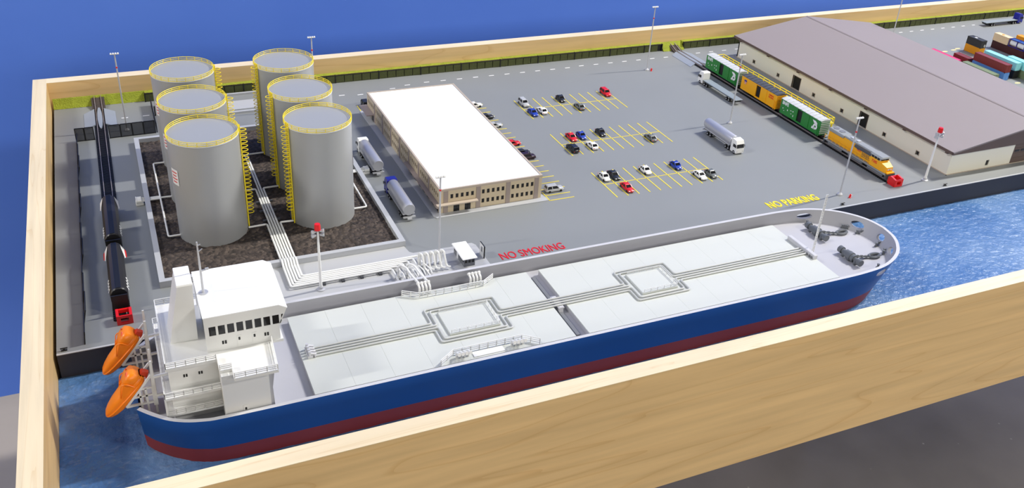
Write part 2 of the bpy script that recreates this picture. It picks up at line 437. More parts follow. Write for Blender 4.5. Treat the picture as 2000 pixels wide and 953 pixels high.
# light concrete pad, tank farm kerb, gravel
mb = MB(); mb.prism([(13,-67.6),(49.7,-67.6),(49.65,-61.0),(49.3,-60.4),(47.5,-60.3),(46.9,-60.5),(41.4,-60.4),(41.0,-60.0),(40.75,-58.2),(13,-58.2)], 0, 0.1)
struct(mb.build('pavement_pad', 'pad_grey'), 'light grey concrete pad beside the tank farm')
mb = MB(); mb.box(20.5, 33.5, -8.7, -5.0, 0, 0.12); struct(mb.build('pavement_slab', 'curb_grey'), 'pale concrete slab behind the back tanks')
for ky in (-2.2, -10.1):
    mb = MB(); mb.box(20.5, 33.5, ky-0.25, ky+0.25, 0, 0.35); struct(mb.build('kerb_strip', 'curb_grey'), 'low pale kerb behind the back tanks')
def ring_wall(name, x0, x1, y0, y1, t, h, mt, lab):
    m_ = MB()
    O = [(x0,y0),(x1,y0),(x1,y1),(x0,y1)]; I = [(x0+t,y0+t),(x1-t,y0+t),(x1-t,y1-t),(x0+t,y1-t)]
    V = [(x,y,0) for x,y in O]+[(x,y,h) for x,y in O]+[(x,y,h) for x,y in I]+[(x,y,0) for x,y in I]; F = []
    for i in range(4):
        j = (i+1)%4; F += [(i,j,4+j,4+i),(4+i,4+j,8+j,8+i),(8+i,8+j,12+j,12+i),(12+i,12+j,j,i)]
    m_.add(V, F); return struct(m_.build(name, mt), lab)
KX0, KX1, KY0, KY1 = 11.35, 41.0, -58.5, -17.2
ring_wall('kerb_wall', KX0, KX1, KY0, KY1, 0.66, 0.85, 'curb_grey', 'pale grey containment kerb around the tanks')
mb = MB(); nx, ny = 96, 130
gx0, gx1, gy0, gy1 = KX0+0.6, KX1-0.6, KY0+0.6, KY1-0.6
TX = (18.97, 33.0); TY = (-47.2, -36.95, -25.7); TR = 4.22
for j in range(ny+1):
    for i in range(nx+1):
        x = gx0+(gx1-gx0)*i/nx; y = gy0+(gy1-gy0)*j/ny
        z = 0.22+0.16*noise.noise(Vector((x*1.3, y*1.3, 5)))+0.1*noise.noise(Vector((x*3.1, y*3.1, 9)))
        mb.v.append((x, y, z))
for j in range(ny):
    for i in range(nx):
        a = j*(nx+1)+i; mb.f.append([a, a+1, a+nx+2, a+nx+1]); mb.m.append(0); mb.sm.append(True)
tag(mb.build('gravel_bed', 'gravel', sharp=80), 'dark brown crumbly gravel around the tanks', 'gravel', kind='stuff')

# ================================================================== STORAGE TANKS
TH = 13.92
def make_tank(label, loc, lad_a):
    t = thing('storage_tank', label, 'tank', loc, 0, 'storage tanks')
    c = (loc[0], loc[1])
    mb = MB(); mb.lathe([(TR,0.0),(TR,TH)], 56, c); mb.build('shell', 'tank_grey', t)
    mb = MB(); mb.lathe([(TR-0.02,TH-0.25),(TR-0.02,TH-0.12),(0.0,TH-0.02)], 56, c); mb.build('roof_plate', 'tank_top', t)
    for zz in (0.03, 0.25, 0.48):
        mb = MB(); mb.tube([(c[0]+(TR+0.03)*math.cos(2*pi*k/48), c[1]+(TR+0.03)*math.sin(2*pi*k/48), TH+zz) for k in range(48)], 0.042, 6, True); mb.build('rail_ring', 'yellow', t)
    mb = MB(); mb.lathe([(TR+0.06,TH-0.14),(TR+0.06,TH-0.04)], 56, c); mb.build('top_band', 'white', t)
    mb = MB()
    for k in range(24):
        a = 2*pi*k/24; p = (c[0]+(TR+0.03)*math.cos(a), c[1]+(TR+0.03)*math.sin(a)); mb.bar((p[0],p[1],TH-0.05), (p[0],p[1],TH+0.48), 0.035)
    mb.build('rail_posts', 'yellow', t)
    # ladder with hooped cage, standing off the shell in direction lad_a
    d = Vector((math.cos(lad_a), math.sin(lad_a), 0)); s = Vector((-d.y, d.x, 0)); base = Vector((c[0], c[1], 0))+d*(TR+0.12)
    lad = MB()
    for e in (-1, 1): lad.bar(base+s*(0.28*e)+Vector((0,0,0.3)), base+s*(0.28*e)+Vector((0,0,TH+0.55)), 0.07, 0.05)
    z = 0.6
    while z < TH+0.4: lad.bar(base-s*0.28+Vector((0,0,z)), base+s*0.28+Vector((0,0,z)), 0.035); z += 0.28
    lad = lad.build('ladder', 'yellow', t)
    hp = MB(); n = 12; z0 = 2.4
    hp.tube([base-s*0.3+Vector((0,0,z0))]+[base+d*(0.15+0.62*math.sin(pi*k/n))-s*(0.42*math.cos(pi*k/n))+Vector((0,0,z0)) for k in range(n+1)]+[base+s*0.3+Vector((0,0,z0))], 0.05, 5)
    h0 = hp.build('cage_hoop', 'yellow', lad)
    for k in range(1, 22): inst(h0, lad, (0,0,k*(TH-2.3-0.1)/21))
    return t
def placard(t, loc, a0, z0, z1):
    c = (loc[0], loc[1]); m1 = MB(); n = 6; da = 0.16; R = TR+0.05
    vs = []
    for k in range(n+1):
        a = a0-da+2*da*k/n
        for zz in (z0, z1): vs.append((c[0]+R*math.cos(a), c[1]+R*math.sin(a), zz))
    m1.add(vs, [(2*k,2*k+2,2*k+3,2*k+1) for k in range(n)]); p = m1.build('placard', 'white', t, 'white warning placard with red lines')
    R += 0.02
    for q in range(4):
        zz = z0+(z1-z0)*(0.2+0.2*q); m2 = MB(); vs = []
        for k in range(n+1):
            a = a0+(-da+2*da*k/n)*(0.75 if q % 2 else 0.55)
            for e in (-0.07, 0.07): vs.append((c[0]+R*math.cos(a), c[1]+R*math.sin(a), zz+e))
        m2.add(vs, [(2*k,2*k+2,2*k+3,2*k+1) for k in range(n)]); m2.build('print_line', 'red', p)
TN = {(0,0):'silver storage tank nearest the ship, beside the black rail cars', (1,0):'silver storage tank nearest the tanker lorries and the quay',
      (0,1):'middle silver storage tank of the row beside the rail siding', (1,1):'middle silver storage tank of the row beside the office',
      (0,2):'silver storage tank at the back of the row beside the rail siding', (1,2):'silver storage tank at the back of the row beside the office'}
for i in (0, 1):
    for j in (0, 1, 2):
        loc = (TX[i], TY[j], 0.1)
        t = make_tank(TN[(i,j)], loc, (-0.12 if i == 0 else pi+0.30))
        if i == 0: placard(t, loc, pi+0.42, 8.2, 10.3)
        else: placard(t, loc, -0.05, 6.7, 8.7)

# pipe work of the tank farm
def pipe(name, label, pts, r, mt='white', group=None, rr=0.3, parent=None):
    m_ = MB(); m_.tube(smooth_path(pts, rr), r, 8)
    o = m_.build(name, mt, parent)
    if parent is None: tag(o, label, 'pipe', group)
    return o
PZ = 0.62
runs = [(0,0,'from the silver tank nearest the ship'),(0,1,'from the middle tank by the siding'),(0,2,'from the back tank by the siding'),
        (1,2,'from the back tank by the office'),(1,1,'from the middle tank by the office'),(1,0,'from the tank nearest the lorries')]
for k, (i, j, txt) in enumerate(runs):
    x = 25.4+0.34*k; ye = -63.75+0.38*k; xe = 37.6+0.78*k
    tx = TX[i]+(TR-0.1 if i == 0 else -TR+0.1); ty = TY[j]-1.3
    pts = [(tx, ty, PZ-0.1), (x, ty-0.05, PZ-0.1 if k not in (0,5) else PZ), (x, -57.6, PZ), (x, -58.2, PZ+0.35), (x, -58.7, PZ+0.3), (x, -59.3, PZ-0.1), (x, ye, PZ-0.1), (xe, ye, PZ-0.1), (xe, -66.6, PZ-0.15), (xe, -67.2, 0.12)]
    pipe('transfer_pipe', 'white transfer pipe running '+txt+' to the quay', pts, 0.13, group='white transfer pipes')
for k in range(6):
    yy = -42-k*2.6
    m_ = MB(); m_.box(25.15, 27.35, yy-0.12, yy+0.12, 0.2, PZ-0.12)
    tag(m_.build('pipe_support', 'dark_grey'), 'low dark support under the pipes in the gravel, %s from the back' % ('first','second','third','fourth','fifth','sixth')[k], 'support', 'pipe supports')
for k in range(4):
    xx = 29.2+k*2.3
    m_ = MB(); m_.box(xx-0.2, xx+0.2, -64.1, -61.6, 0.1, PZ-0.24)
    tag(m_.build('pipe_support', 'dark_grey'), 'low dark support under the pipes on the concrete pad, %s from the pipe bend' % ('first','second','third','fourth')[k], 'support', 'pad pipe supports')
# side connections with pump units
def pump_unit(loc, flip, label):
    t = thing('pump_unit', label, 'pump', loc, pi if flip else 0)
    l = ORG[t.name]; ORG[t.name] = (0,0,0)
    m_ = MB(); m_.cbox(-0.5,0.5,-0.62,0.62,0,0.35,0.06); m_.build('plinth', 'white', t)
    for q in (-0.42, 0, 0.42):
        m_ = MB(); m_.cyl((-0.35,q,0.62),(0.25,q,0.62),0.24,n=12); m_.cyl((-0.45,q,0.62),(-0.35,q,0.62),0.3,n=12); m_.build('motor', 'white', t)
        m_ = MB(); m_.tube([(0.2,q,0.6),(0.45,q,0.6),(0.75,q,0.5)],0.09,8); m_.build('outlet', 'white', t)
    ORG[t.name] = l
    return t
pump_unit((10.7,-37.0,0), False, 'white three-motor pump unit outside the kerb beside the rail siding')
pump_unit((41.75,-36.9,0), True, 'white three-motor pump unit outside the kerb beside the white tanker lorry')
for i, (x0, s) in enumerate(((11.6, 1), (40.8, -1))):
    side = 'by the siding' if i == 0 else 'by the office'
    tx = TX[i]-s*(TR-0.1)
    xm = 13.35 if i == 0 else 38.9
    for j, nm in ((0, 'nearest the quay'), (1, 'in the middle'), (2, 'at the back')):
        yc = TY[j]-0.6; yo = -37.1+(1-j)*0.3
        p = [(tx, yc, 0.55), (xm, yc, 0.55), (xm, yo, 0.6), (x0-s*0.1, yo, 0.6)] if j != 1 else [(tx, -37.1, 0.55), (x0-s*0.1, -37.1, 0.6)]
        pipe('feed_pipe', 'white feed pipe to the tank %s of the row %s' % (nm, side), p, 0.12, group='feed pipes')

# ================================================================== OFFICE BLOCK
OX0, OX1, OY0, OY1, OH = 47.95, 63.15, -51.9, -15.9, 3.72
of = thing('office_block', 'long two storey beige office block with flat white roof', 'building', ((OX0+OX1)/2, (OY0+OY1)/2, 0))
mb = MB(); mb.prism([(47.2,-53.0),(63.9,-53.0),(63.9,-52.0),(63.5,-50.5),(63.5,-15.0),(46.9,-15.0),(46.9,-52.4)], 0, 0.14)
struct(mb.build('sidewalk', 'curb_grey'), 'pale pavement around the office block')
e = 0.12
mb = MB(); mb.box(OX0+e, OX1-e, OY0+e, OY1-e, 0.14, OH-0.2); mb.build('core', 'dark_grey', of)
mb = MB(); mb.box(OX0+0.18, OX1-0.18, OY0+0.18, OY1-0.18, OH-0.22, OH-0.1); mb.build('roof', 'roof_white', of)
mb = MB()
for a in ((OX0-0.04,OX1+0.04,OY0-0.04,OY0+0.2),(OX0-0.04,OX1+0.04,OY1-0.2,OY1+0.04),(OX0-0.04,OX0+0.2,OY0+0.2,OY1-0.2),(OX1-0.2,OX1+0.04,OY0+0.2,OY1-0.2)): mb.box(*a, OH-0.3, OH)
mb.build('parapet', 'parapet', of)
def facade(u0, u1, P, wins, mt, rows, label=None):
    """wall panel from u0 to u1 with window openings; P maps (u, depth, z) to a point"""
    cuts = sorted(wins); m_ = MB()
    def bx(ua, ub, za, zb):
        vs = [P(u, d, z) for z in (za, zb) for (u, d) in ((ua,-0.02),(ub,-0.02),(ub,e),(ua,e))]
        m_.add(vs, [(0,1,2,3),(4,5,6,7),(0,1,5,4),(1,2,6,5),(2,3,7,6),(3,0,4,7)])
    zs = [0.14]
    for (za, zb) in rows:
        bx(u0, u1, zs[-1], za)
        prev = u0
        for (ua, ub) in cuts: bx(prev, ua, za, zb); prev = ub
        bx(prev, u1, za, zb); zs.append(zb)
    bx(u0, u1, zs[-1], OH-0.28)
    m_.build('wall_panel', mt, of)
    for (za, zb) in rows:
        for (ua, ub) in cuts:
            w_ = MB(); vs = [P(u, d, z) for z in (za, zb) for (u, d) in ((ua,e*0.55),(ub,e*0.55),(ub,e),(ua,e))]
            w_.add(vs, [(0,1,2,3),(4,5,6,7),(0,1,5,4),(1,2,6,5),(2,3,7,6),(3,0,4,7)]); w_.build('window', 'glass_dark', of)
def pil(u0, u1, P):
    m_ = MB(); vs = [P(u, d, z) for z in (0.14, OH-0.26) for (u, d) in ((u0,-0.09),(u1,-0.09),(u1,e),(u0,e))]
    m_.add(vs, [(0,1,2,3),(4,5,6,7),(0,1,5,4),(1,2,6,5),(2,3,7,6),(3,0,4,7)]); m_.build('pilaster', 'pilaster', of)
PF = lambda u, d, z: (u, OY0+d, z)
PL = lambda u, d, z: (OX0+d, u, z)
PR = lambda u, d, z: (OX1-d, u, z)
PB = lambda u, d, z: (u, OY1-d, z)
R2 = [(0.78,1.42),(2.2,2.84)]; R1 = [(2.2,2.84)]
def wrow(c0, c1, n=5, w=0.4): return [(c0+(c1-c0)*k/(n-1)-w/2, c0+(c1-c0)*k/(n-1)+w/2) for k in range(n)]
facade(OX0, 53.2, PF, wrow(49.65,52.65), 'beige', R1)
facade(53.2, 57.7, PF, wrow(54.25,57.2), 'beige', R2)
facade(57.7, OX1, PF, wrow(58.7,61.65), 'beige', R2)
for a in (48.45, 53.2, 57.65, 62.0): pil(a, a+0.65, PF)
for xx in (50.35, 52.0):
    mb = MB(); mb.box(xx-0.42, xx+0.42, OY0-0.06, OY0, 0.14, 1.25); dr = mb.build('door', 'glass_dark', of)
    mb = MB(); mb.box(xx-0.02, xx+0.02, OY0-0.09, OY0-0.06, 0.14, 1.25); mb.build('mullion', 'black', dr)
mb = MB(); mb.box(OX0-0.6, 53.3, OY0-0.75, OY0-0.02, 1.5, 1.66); mb.build('canopy', 'parapet', of)
nb = 8; bl = (OY1-OY0)/nb
for k in range(nb):
    ya = OY0+bl*k; yb = ya+bl
    facade(ya, yb, PL, wrow(ya+0.85, yb-0.85, 5, 0.36), 'beige', R1 if k < 3 or k == 7 else R2)
    facade(ya, yb, PR, wrow(ya+0.85, yb-0.85, 5, 0.36), 'beige', R2)
    if k: pil(ya-0.25, ya+0.25, PL); pil(ya-0.25, ya+0.25, PR)
facade(OX0, OX1, PB, [], 'beige', [])
for yy in [OY0+1.0+1.9*k for k in range(7)]:
    mb = MB(); mb.box(OX0-0.06, OX0, yy-0.42, yy+0.42, 0.14, 0.95); mb.build('dock_door', 'glass_dark', of)
mb = MB(); mb.box(OX0-0.7, OX0-0.02, OY0-0.75, OY0+14.0, 1.32, 1.46); mb.build('canopy', 'pilaster', of)
mb = MB(); mb.box(OX0-1.3, OX0-0.02, OY1-4.2, OY1+0.3, 1.32, 1.46); mb.build('canopy', 'pilaster', of)
for yy in (OY1-4.0, OY1-3.1):
    mb = MB(); mb.box(OX0-0.08, OX0, yy-0.35, yy+0.3, 0.14, 1.1); mb.build('door', 'glass_dark', of)

# ================================================================== WAREHOUSE
WX0, WX1, WY0, WY1 = 128.1, 162.6, -64.4, -8.4
wh = thing('warehouse', 'big low warehouse with cream walls and mauve-grey gabled roof', 'building', ((WX0+WX1)/2, (WY0+WY1)/2, 0))
RX, RZ, EZ = 145.3, 6.75, 4.1
mb = MB(); mb.prism_y([(WX0+0.3,0),(WX1-0.3,0),(WX1-0.3,EZ),(RX,RZ-0.2),(WX0+0.3,EZ)], WY0+0.3, WY1-0.3); mb.build('core', 'dark_grey', wh)
# left wall with openings
wins = [(y-0.32, y+0.32, 0.55, 1.25) for y in (-14.1,-21.8,-32.3,-39.95,-50.5,-58.05)]
drs = [(-28.2,-26.05,0.08,2.5), (-46.2,-44.25,0.08,2.6)]
op = sorted(wins+drs); mb = MB(); prev = WY0+0.3
for (a, b_, za, zb) in op:
    mb.box(WX0, WX0+0.3, prev, a, 0, EZ); mb.box(WX0, WX0+0.3, a, b_, 0, za); mb.box(WX0, WX0+0.3, a, b_, zb, EZ); prev = b_
mb.box(WX0, WX0+0.3, prev, WY1, 0, EZ); mb.build('side_wall', 'wh_wall', wh)
for (a, b_, za, zb) in op:
    t = 0.1
    mb = MB(); mb.box(WX0+0.2, WX0+0.3, a, b_, za, zb); g = mb.build('window' if zb < 2 else 'freight_door', 'black_gloss' if zb < 2 else 'black', wh)
    mb = MB(); mb.box(WX0-0.05, WX0+0.12, a-t, a, za, zb+t); mb.box(WX0-0.05, WX0+0.12, b_, b_+t, za, zb+t); mb.box(WX0-0.05, WX0+0.12, a, b_, zb, zb+t); mb.build('frame', 'parapet' if zb < 2 else 'wh_brown', g)
# front wall, brown gable, roller door
mb = MB(); DX0 = 142.0
mb.box(WX0, 136.35, WY0, WY0+0.3, 0, 3.62); mb.box(136.35, 137.05, WY0, WY0+0.3, 0, 0.45); mb.box(136.35, 137.05, WY0, WY0+0.3, 1.4, 3.62); mb.box(137.05, DX0, WY0, WY0+0.3, 0, 3.62)
mb.build('front_wall', 'wh_wall', wh)
mb = MB(); mb.box(149.2, WX1, WY0, WY0+0.3, 0, 3.62); mb.build('front_wall', 'wh_wall', wh)
mb = MB(); mb.box(136.35, 137.05, WY0+0.15, WY0+0.28, 0.45, 1.4); mb.build('window', 'black_gloss', wh)
for k in range(4):
    z0 = 0.1+0.88*k; mb = MB(); mb.box(DX0, 149.2, WY0+0.04, WY0+0.25, z0, z0+0.84); pn = mb.build('door_panel', 'wh_brown', wh)
    if k == 2:
        for q in range(5): mb = MB(); mb.box(DX0+0.4+1.4*q, DX0+1.4+1.4*q, WY0+0.0, WY0+0.05, z0+0.2, z0+0.55); mb.build('pane', 'black_gloss', pn)
mb = MB(); mb.prism_y([(WX0-0.1,3.62),(WX1+0.1,3.62),(WX1+0.1,EZ),(RX,RZ),(WX0-0.1,EZ)], WY0-0.35, WY0+0.3); mb.build('gable', 'wh_brown', wh)
mb = MB(); mb.box(WX0, WX1, WY1-0.3, WY1, 0, EZ); mb.box(WX1-0.3, WX1, WY0+0.3, WY1-0.3, 0, EZ); mb.build('back_wall', 'wh_wall', wh)
mb = MB(); mb.prism_y([(WX0,EZ),(WX1,EZ),(RX,RZ)], WY1-0.3, WY1); mb.build('back_gable', 'wh_brown', wh)
ex0, ex1, ry0, ry1 = 127.4, 163.4, -65.1, -7.4
EA = 4.28; RA = 7.0
mb = MB(); mb.prism_y([(ex0,EA),(RX,RA),(RX,RA-0.24),(ex0,EA-0.24)], ry0, ry1); mb.build('roof_slope', 'wh_roof', wh)
mb = MB(); mb.prism_y([(ex1,EA),(RX,RA),(RX,RA-0.24),(ex1,EA-0.24)], ry0, ry1); mb.build('roof_slope', 'wh_roof', wh)
mb = MB(); mb.prism_y([(RX-0.3,RA+0.0),(RX,RA+0.1),(RX+0.3,RA+0.0)], ry0, ry1); mb.build('ridge_cap', 'wh_roof', wh)
mb = MB(); mb.box(ex0-0.08, ex0+0.02, ry0, ry1, EA-0.42, EA+0.03); mb.build('fascia', 'wh_brown', wh)
mb = MB(); mb.box(ex0+0.1, WX0, -9.55, -9.05, EA-0.75, EA-0.2); bk = mb.build('bracket', 'wh_brown', wh)
for k in range(1, 7): inst(bk, wh, (0, -9.06*k, 0))
mb = MB(); mb.box(WX0-0.12, WX0+0.02, WY0-0.12, WY1+0.1, 0, 0.12); mb.box(WX0-0.12, 149, WY0-0.12, WY0, 0, 0.1); mb.build('plinth', 'parapet', wh)

# yellow railed loading platform
pf = thing('loading_platform', 'narrow yellow loading platform with railings between train and warehouse', 'platform', (122.2,-27,0))
mb = MB(); mb.box(120.9, 122.9, -44.0, -10.8, 0.75, 0.95); mb.build('deck_board', 'line_yellow', pf)
mb = MB(); mb.box(121.0,121.2,-43.8,-43.6,0,0.75); lg = mb.build('leg', 'yellow', pf)
for k in range(12):
    for dx in (0, 1.6):
        if k or dx: inst(lg, pf, (dx, 2.95*k, 0))
rail_mb([(120.95,-10.9),(122.85,-10.9),(122.85,-43.9),(120.95,-43.9)], 0.95, 0.9, 2, 0.05, 1.65).build('railing', 'yellow', pf)

# ================================================================== TANKER SHIP
YC = -77.3
rimL = [(7.45,4.5),(8.8,5.95),(10.5,7.3),(12.8,8.15),(16,8.4),(30,8.42),(50,8.42),(70,8.42),(86,8.42),(92,8.3),(96,7.7),(99.2,6.15),(101.2,4.2),(102.3,2.2),(102.7,0)]
wlL = [(7.8,3.7),(8.6,4.9),(10.2,6.4),(12.3,7.7),(16,8.42),(30,8.55),(50,8.58),(70,8.58),(84,8.55),(89.5,8.4),(93.2,7.55),(95.8,6.0),(97.4,4.1),(98.2,2.1),(98.5,0)]
RC, WC = crom(rimL, 5), crom(wlL, 5)
ZR, ZW, ZD = 2.2, -3.3, 0.4
def outline(z):
    t = (z-ZW)/(ZR-ZW); H = [(a[0]*t+b[0]*(1-t), a[1]*t+b[1]*(1-t)) for a, b in zip(RC, WC)]
    return [(x, YC-h) for x, h in H]+[(x, YC+h) for x, h in H[:-1][::-1]]
def inset(P, d):
    out = []
    for i, p in enumerate(P):
        a = Vector(P[max(0,i-1)]); b = Vector(P[min(len(P)-1,i+1)]); t = (b-a).normalized(); n = Vector((-t.y, t.x))
        out.append((p[0]+n.x*d, p[1]+n.y*d))
    return out
ship = thing('tanker_ship', 'long blue and dark red model tanker ship with white deck, moored at the quay', 'ship', (55, YC, -3.0))
def skin(zs, name, mt):
    m_ = MB(); m_.smooth = True; n = None
    for k, z in enumerate(zs):
        P = outline(z); n = len(P); m_.v += [(x,y,z) for x,y in P]
    for k in range(len(zs)-1):
        for i in range(n): j = (i+1)%n; m_.f.append([k*n+i,k*n+j,(k+1)*n+j,(k+1)*n+i]); m_.m.append(0); m_.sm.append(i != n-1)
    return m_.build(name, mt, ship, sharp=60)
skin([-3.35,-2.6,-1.35], 'hull_bottom', 'hull_red')
skin([-1.35,-0.5,ZD], 'hull_side', 'hull_blue')
# bulwark: solid ring open at the stern, blue outside, grey inside, with oval fairlead holes cut through
m_ = MB(); O0, O1 = outline(ZD), outline(ZR); I0, I1 = inset(O0, 0.42), inset(O1, 0.42); n = len(O0)
m_.v = [(x,y,ZD) for x,y in O0]+[(x,y,ZR) for x,y in O1]+[(x,y,ZR) for x,y in I1]+[(x,y,ZD) for x,y in I0]
for i in range(n-1):
    for q, mi in ((0,0),(1,2),(2,1),(3,1)):
        m_.f.append([q*n+i, q*n+i+1, ((q+1)%4)*n+i+1, ((q+1)%4)*n+i]); m_.m.append(mi); m_.sm.append(q in (0,2))
for i in (0, n-1): m_.f.append([i, n+i, 2*n+i, 3*n+i]); m_.m.append(1); m_.sm.append(False)
bul = m_.build('bulwark', ['hull_blue','bulwark_grey','rim_grey'], ship, sharp=50)
cut = MB()
for (hx, hy, ang, wd) in ((95.2,YC+8.0,pi/2,1.1),(95.2,YC-8.0,-pi/2,1.1),(101.4,YC+3.3,0.5,0.95),(100.7,YC-4.5,-0.7,0.95),(102.2,YC-0.9,-0.1,0.7)):
    d = Vector((math.cos(ang), math.sin(ang), 0)); s = Vector((-d.y, d.x, 0)); c = Vector((hx, hy, 1.28)); ring = [(math.cos(2*pi*k/20), math.sin(2*pi*k/20)) for k in range(20)]
    cut.add([c+d*e+s*(wd*a)+Vector((0,0,0.42*b)) for e in (-1.6,1.6) for a, b in ring], [tuple(range(19,-1,-1)), tuple(range(20,40))]+[(k,(k+1)%20,20+(k+1)%20,20+k) for k in range(20)])
cu = cut.build('cutter', 'bulwark_grey', ship)
md = bul.modifiers.new('holes', 'BOOLEAN'); md.operation = 'DIFFERENCE'; md.object = cu; md.solver = 'EXACT'
bpy.context.view_layer.update()
dg = bpy.context.evaluated_depsgraph_get(); nm = bpy.data.meshes.new_from_object(bul.evaluated_get(dg)); bul.modifiers.clear()
if len(nm.polygons) > 100: bul.data = nm
bpy.data.objects.remove(cu)
I = inset(outline(ZD), 0.3)
mb = MB(); mb.add([(x,y,ZD) for x,y in I], [tuple(range(len(I)))]); mb.build('main_deck', 'ship_deck', ship)
# cargo deck plates made of panels
def cargo(x0, x1, n):
    y0, y1 = -84.0, -70.45
    m_ = MB(); m_.box(x0+0.03, x1-0.03, y0+0.03, y1-0.03, ZD, 1.08); o = m_.build('cargo_deck', 'ship_deck', ship)
    w_ = (x1-x0)/n; m_ = MB(); m_.box(x0, x0+w_-0.012, y0, y1, 1.0, 1.15); p = m_.build('deck_panel', 'plate_white', o)
    for k in range(1, n): inst(p, o, (w_*k, 0, 0))
cargo(23.6, 52.45, 7); cargo(54.1, 89.4, 8)
mb = MB(); mb.box(52.95, 53.4, -83.2, -71.0, ZD, 0.62); mb.build('gutter_bar', 'mid_grey', ship)
mb = MB()
for yy in (-76.5,-78.5): mb.prism_x([(yy-0.25,ZD),(yy+0.25,ZD),(yy+0.12,1.25),(yy-0.12,1.25)], 53.0, 53.5)
mb.box(52.9, 53.6, -78.7, -76.3, 1.05, 1.2); mb.build('pipe_bridge', 'rim_grey', ship)
# the four cargo pipes with their two loops
PY = (-76.85,-77.3,-77.75,-78.2)
for k, y in enumerate(PY):
    pts = [(24.9, y, 1.3)]
    for (xa, xb) in ((38.1,46.45),(62.5,69.6)):
        e_ = (0, 0.5, 0.5, 0)[k]
        yo = (-74.2,-74.65,-79.95,-80.4)[k]
        pts += [(xa+e_, y, 1.3), (xa+e_, yo, 1.3), (xb-e_, yo, 1.3), (xb-e_, y, 1.3)]
    pts += [(88.9, y, 1.3)]
    m_ = MB(); m_.tube(smooth_path(pts, 0.32), 0.11, 8); m_.build('cargo_pipe', 'pipe_grey', ship)
for (xa, xb) in ((39.35,45.35),(63.6,68.5)):
    m_ = MB(); m_.cbox(xa, xb, -79.45, -75.15, 1.13, 1.42, 0.05); pl = m_.build('pipe_platform', 'plate_white', ship)
    rail_mb([(xa+0.2,-79.35),(xb-0.1,-79.35),(xb-0.1,-75.25),(xa+0.2,-75.25)], 1.42, 0.42, 2, 0.025, 0.9).build('railing', 'ship_white', pl)
# valve groups
def valve_row(x, y, n, sgn, h=1.0):
    for k in range(n):
        xx = x+0.42*k; m_ = MB()
        m_.cyl((xx,y,1.13),(xx,y,1.13+h*0.55),0.15,n=10); m_.tube(smooth_path([(xx,y,1.13+h*0.4),(xx,y,1.13+h*0.75),(xx,y+sgn*0.65,1.13+h*0.95)],0.2), 0.13, 8)
        m_.cyl((xx,y+sgn*0.52,1.13+h*0.9),(xx,y+sgn*0.72,1.13+h*0.98),0.2,n=10); m_.build('manifold_valve', 'ship_white', ship)
for xx in (38.7, 45.0):
    valve_row(xx, -71.0, 4, 1, 1.3); valve_row(xx, -83.3, 4, -1, 1.0)
for (ya, yb, yw) in ((-70.55,-71.6,1), (-83.95,-82.7,-1)):
    rail_mb([(36.7,ya),(38.5,yb),(46.4,yb),(48.0,ya)], 1.15, 0.75, 3, 0.04, 1.0).build('manifold_railing', 'ship_white', ship)
mb = MB(); mb.box(40.5, 44.0, -83.8, -82.95, 1.13, 1.24); mb.build('drip_tray', 'ship_white', ship)
for k in range(4):
    y = -76.8-0.46*k; m_ = MB(); m_.cyl((24.4,y,1.13),(24.4,y,1.95),0.16,n=10); m_.cyl((24.4,y,1.7),(25.05,y,1.5),0.13,n=8); m_.cyl((24.85,y,1.3),(25.0,y,1.3),0.2,n=10); m_.cbox(24.15,24.7,y-0.17,y+0.17,1.15,1.5,0.04); m_.build('pump_valve', 'rim_grey', ship)
mb = MB(); mb.cbox(88.9, 89.5, -79.6, -74.2, 1.13, 1.72, 0.06); fm = mb.build('fore_manifold', 'rim_grey', ship)
for yy in (-78.3,-78.8,-79.2): mb = MB(); mb.cyl((88.75,yy,1.3),(88.95,yy,1.3),0.16,n=10); mb.build('flange', 'mid_grey', fm)
# bow mast: perforated lattice strip
mb = MB(); bx_, by_ = 90.6, -77.5
for s in (-1, 1): mb.bar((bx_+0.14*s,by_,ZD), (bx_+0.1*s,by_,9.3), 0.045)
for k in range(23): z = 0.7+0.38*k; mb.bar((bx_-0.15,by_,z),(bx_+0.15,by_,z), 0.06, 0.1)
mb.cyl((bx_,by_,ZD),(bx_,by_,ZD+0.18),0.3,n=12)
mb.build('bow_mast', 'ship_white', ship)
# windlasses, chains, bitts
def windlass(x, y0, y1, hx, hy):
    L_ = y1-y0; z = 1.05; m_ = MB()
    for a, b_, r in ((0,0.14,0.46),(0.14,0.3,0.3),(0.3,0.42,0.52),(0.42,0.58,0.62),(0.58,0.7,0.54),(0.7,0.86,0.32),(0.86,1,0.48)): m_.cyl((x,y0+L_*a,z),(x,y0+L_*b_,z),r,n=14)
    wl = m_.build('windlass', 'windlass_grey', ship)
    m_ = MB()
    for a in (0.22, 0.5, 0.78): m_.cbox(x-0.35, x+0.35, y0+L_*a-0.16, y0+L_*a+0.16, ZD, 1.1, 0.04)
    m_.build('bed', 'windlass_grey', wl)
    m_ = MB(); c0 = Vector((x+0.5,(y0+y1)/2-0.1,0.95)); c1 = Vector((hx-0.9,hy,0.55)); nl = 7
    for k in range(nl):
        c = c0.lerp(c1,(k+0.5)/nl); d = (c1-c0).normalized(); s = Vector((0,0,1)) if k % 2 else d.cross(Vector((0,0,1))).normalized()
        m_.tube([c+d*(0.34*math.cos(2*pi*q/10))+s*(0.2*math.sin(2*pi*q/10)) for q in range(10)], 0.075, 5, True)
    m_.build('chain', 'windlass_grey', wl)
    m_ = MB()
    m_.tube([(hx+0.85*math.cos(2*pi*q/14), hy+0.42*math.sin(2*pi*q/14), 0.62) for q in range(14)], 0.19, 6, True); m_.build('hawse_ring', 'windlass_grey', wl)
windlass(94.4, -75.7, -71.7, 98.2, -74.4); windlass(94.4, -82.3, -78.3, 98.2, -80.7)
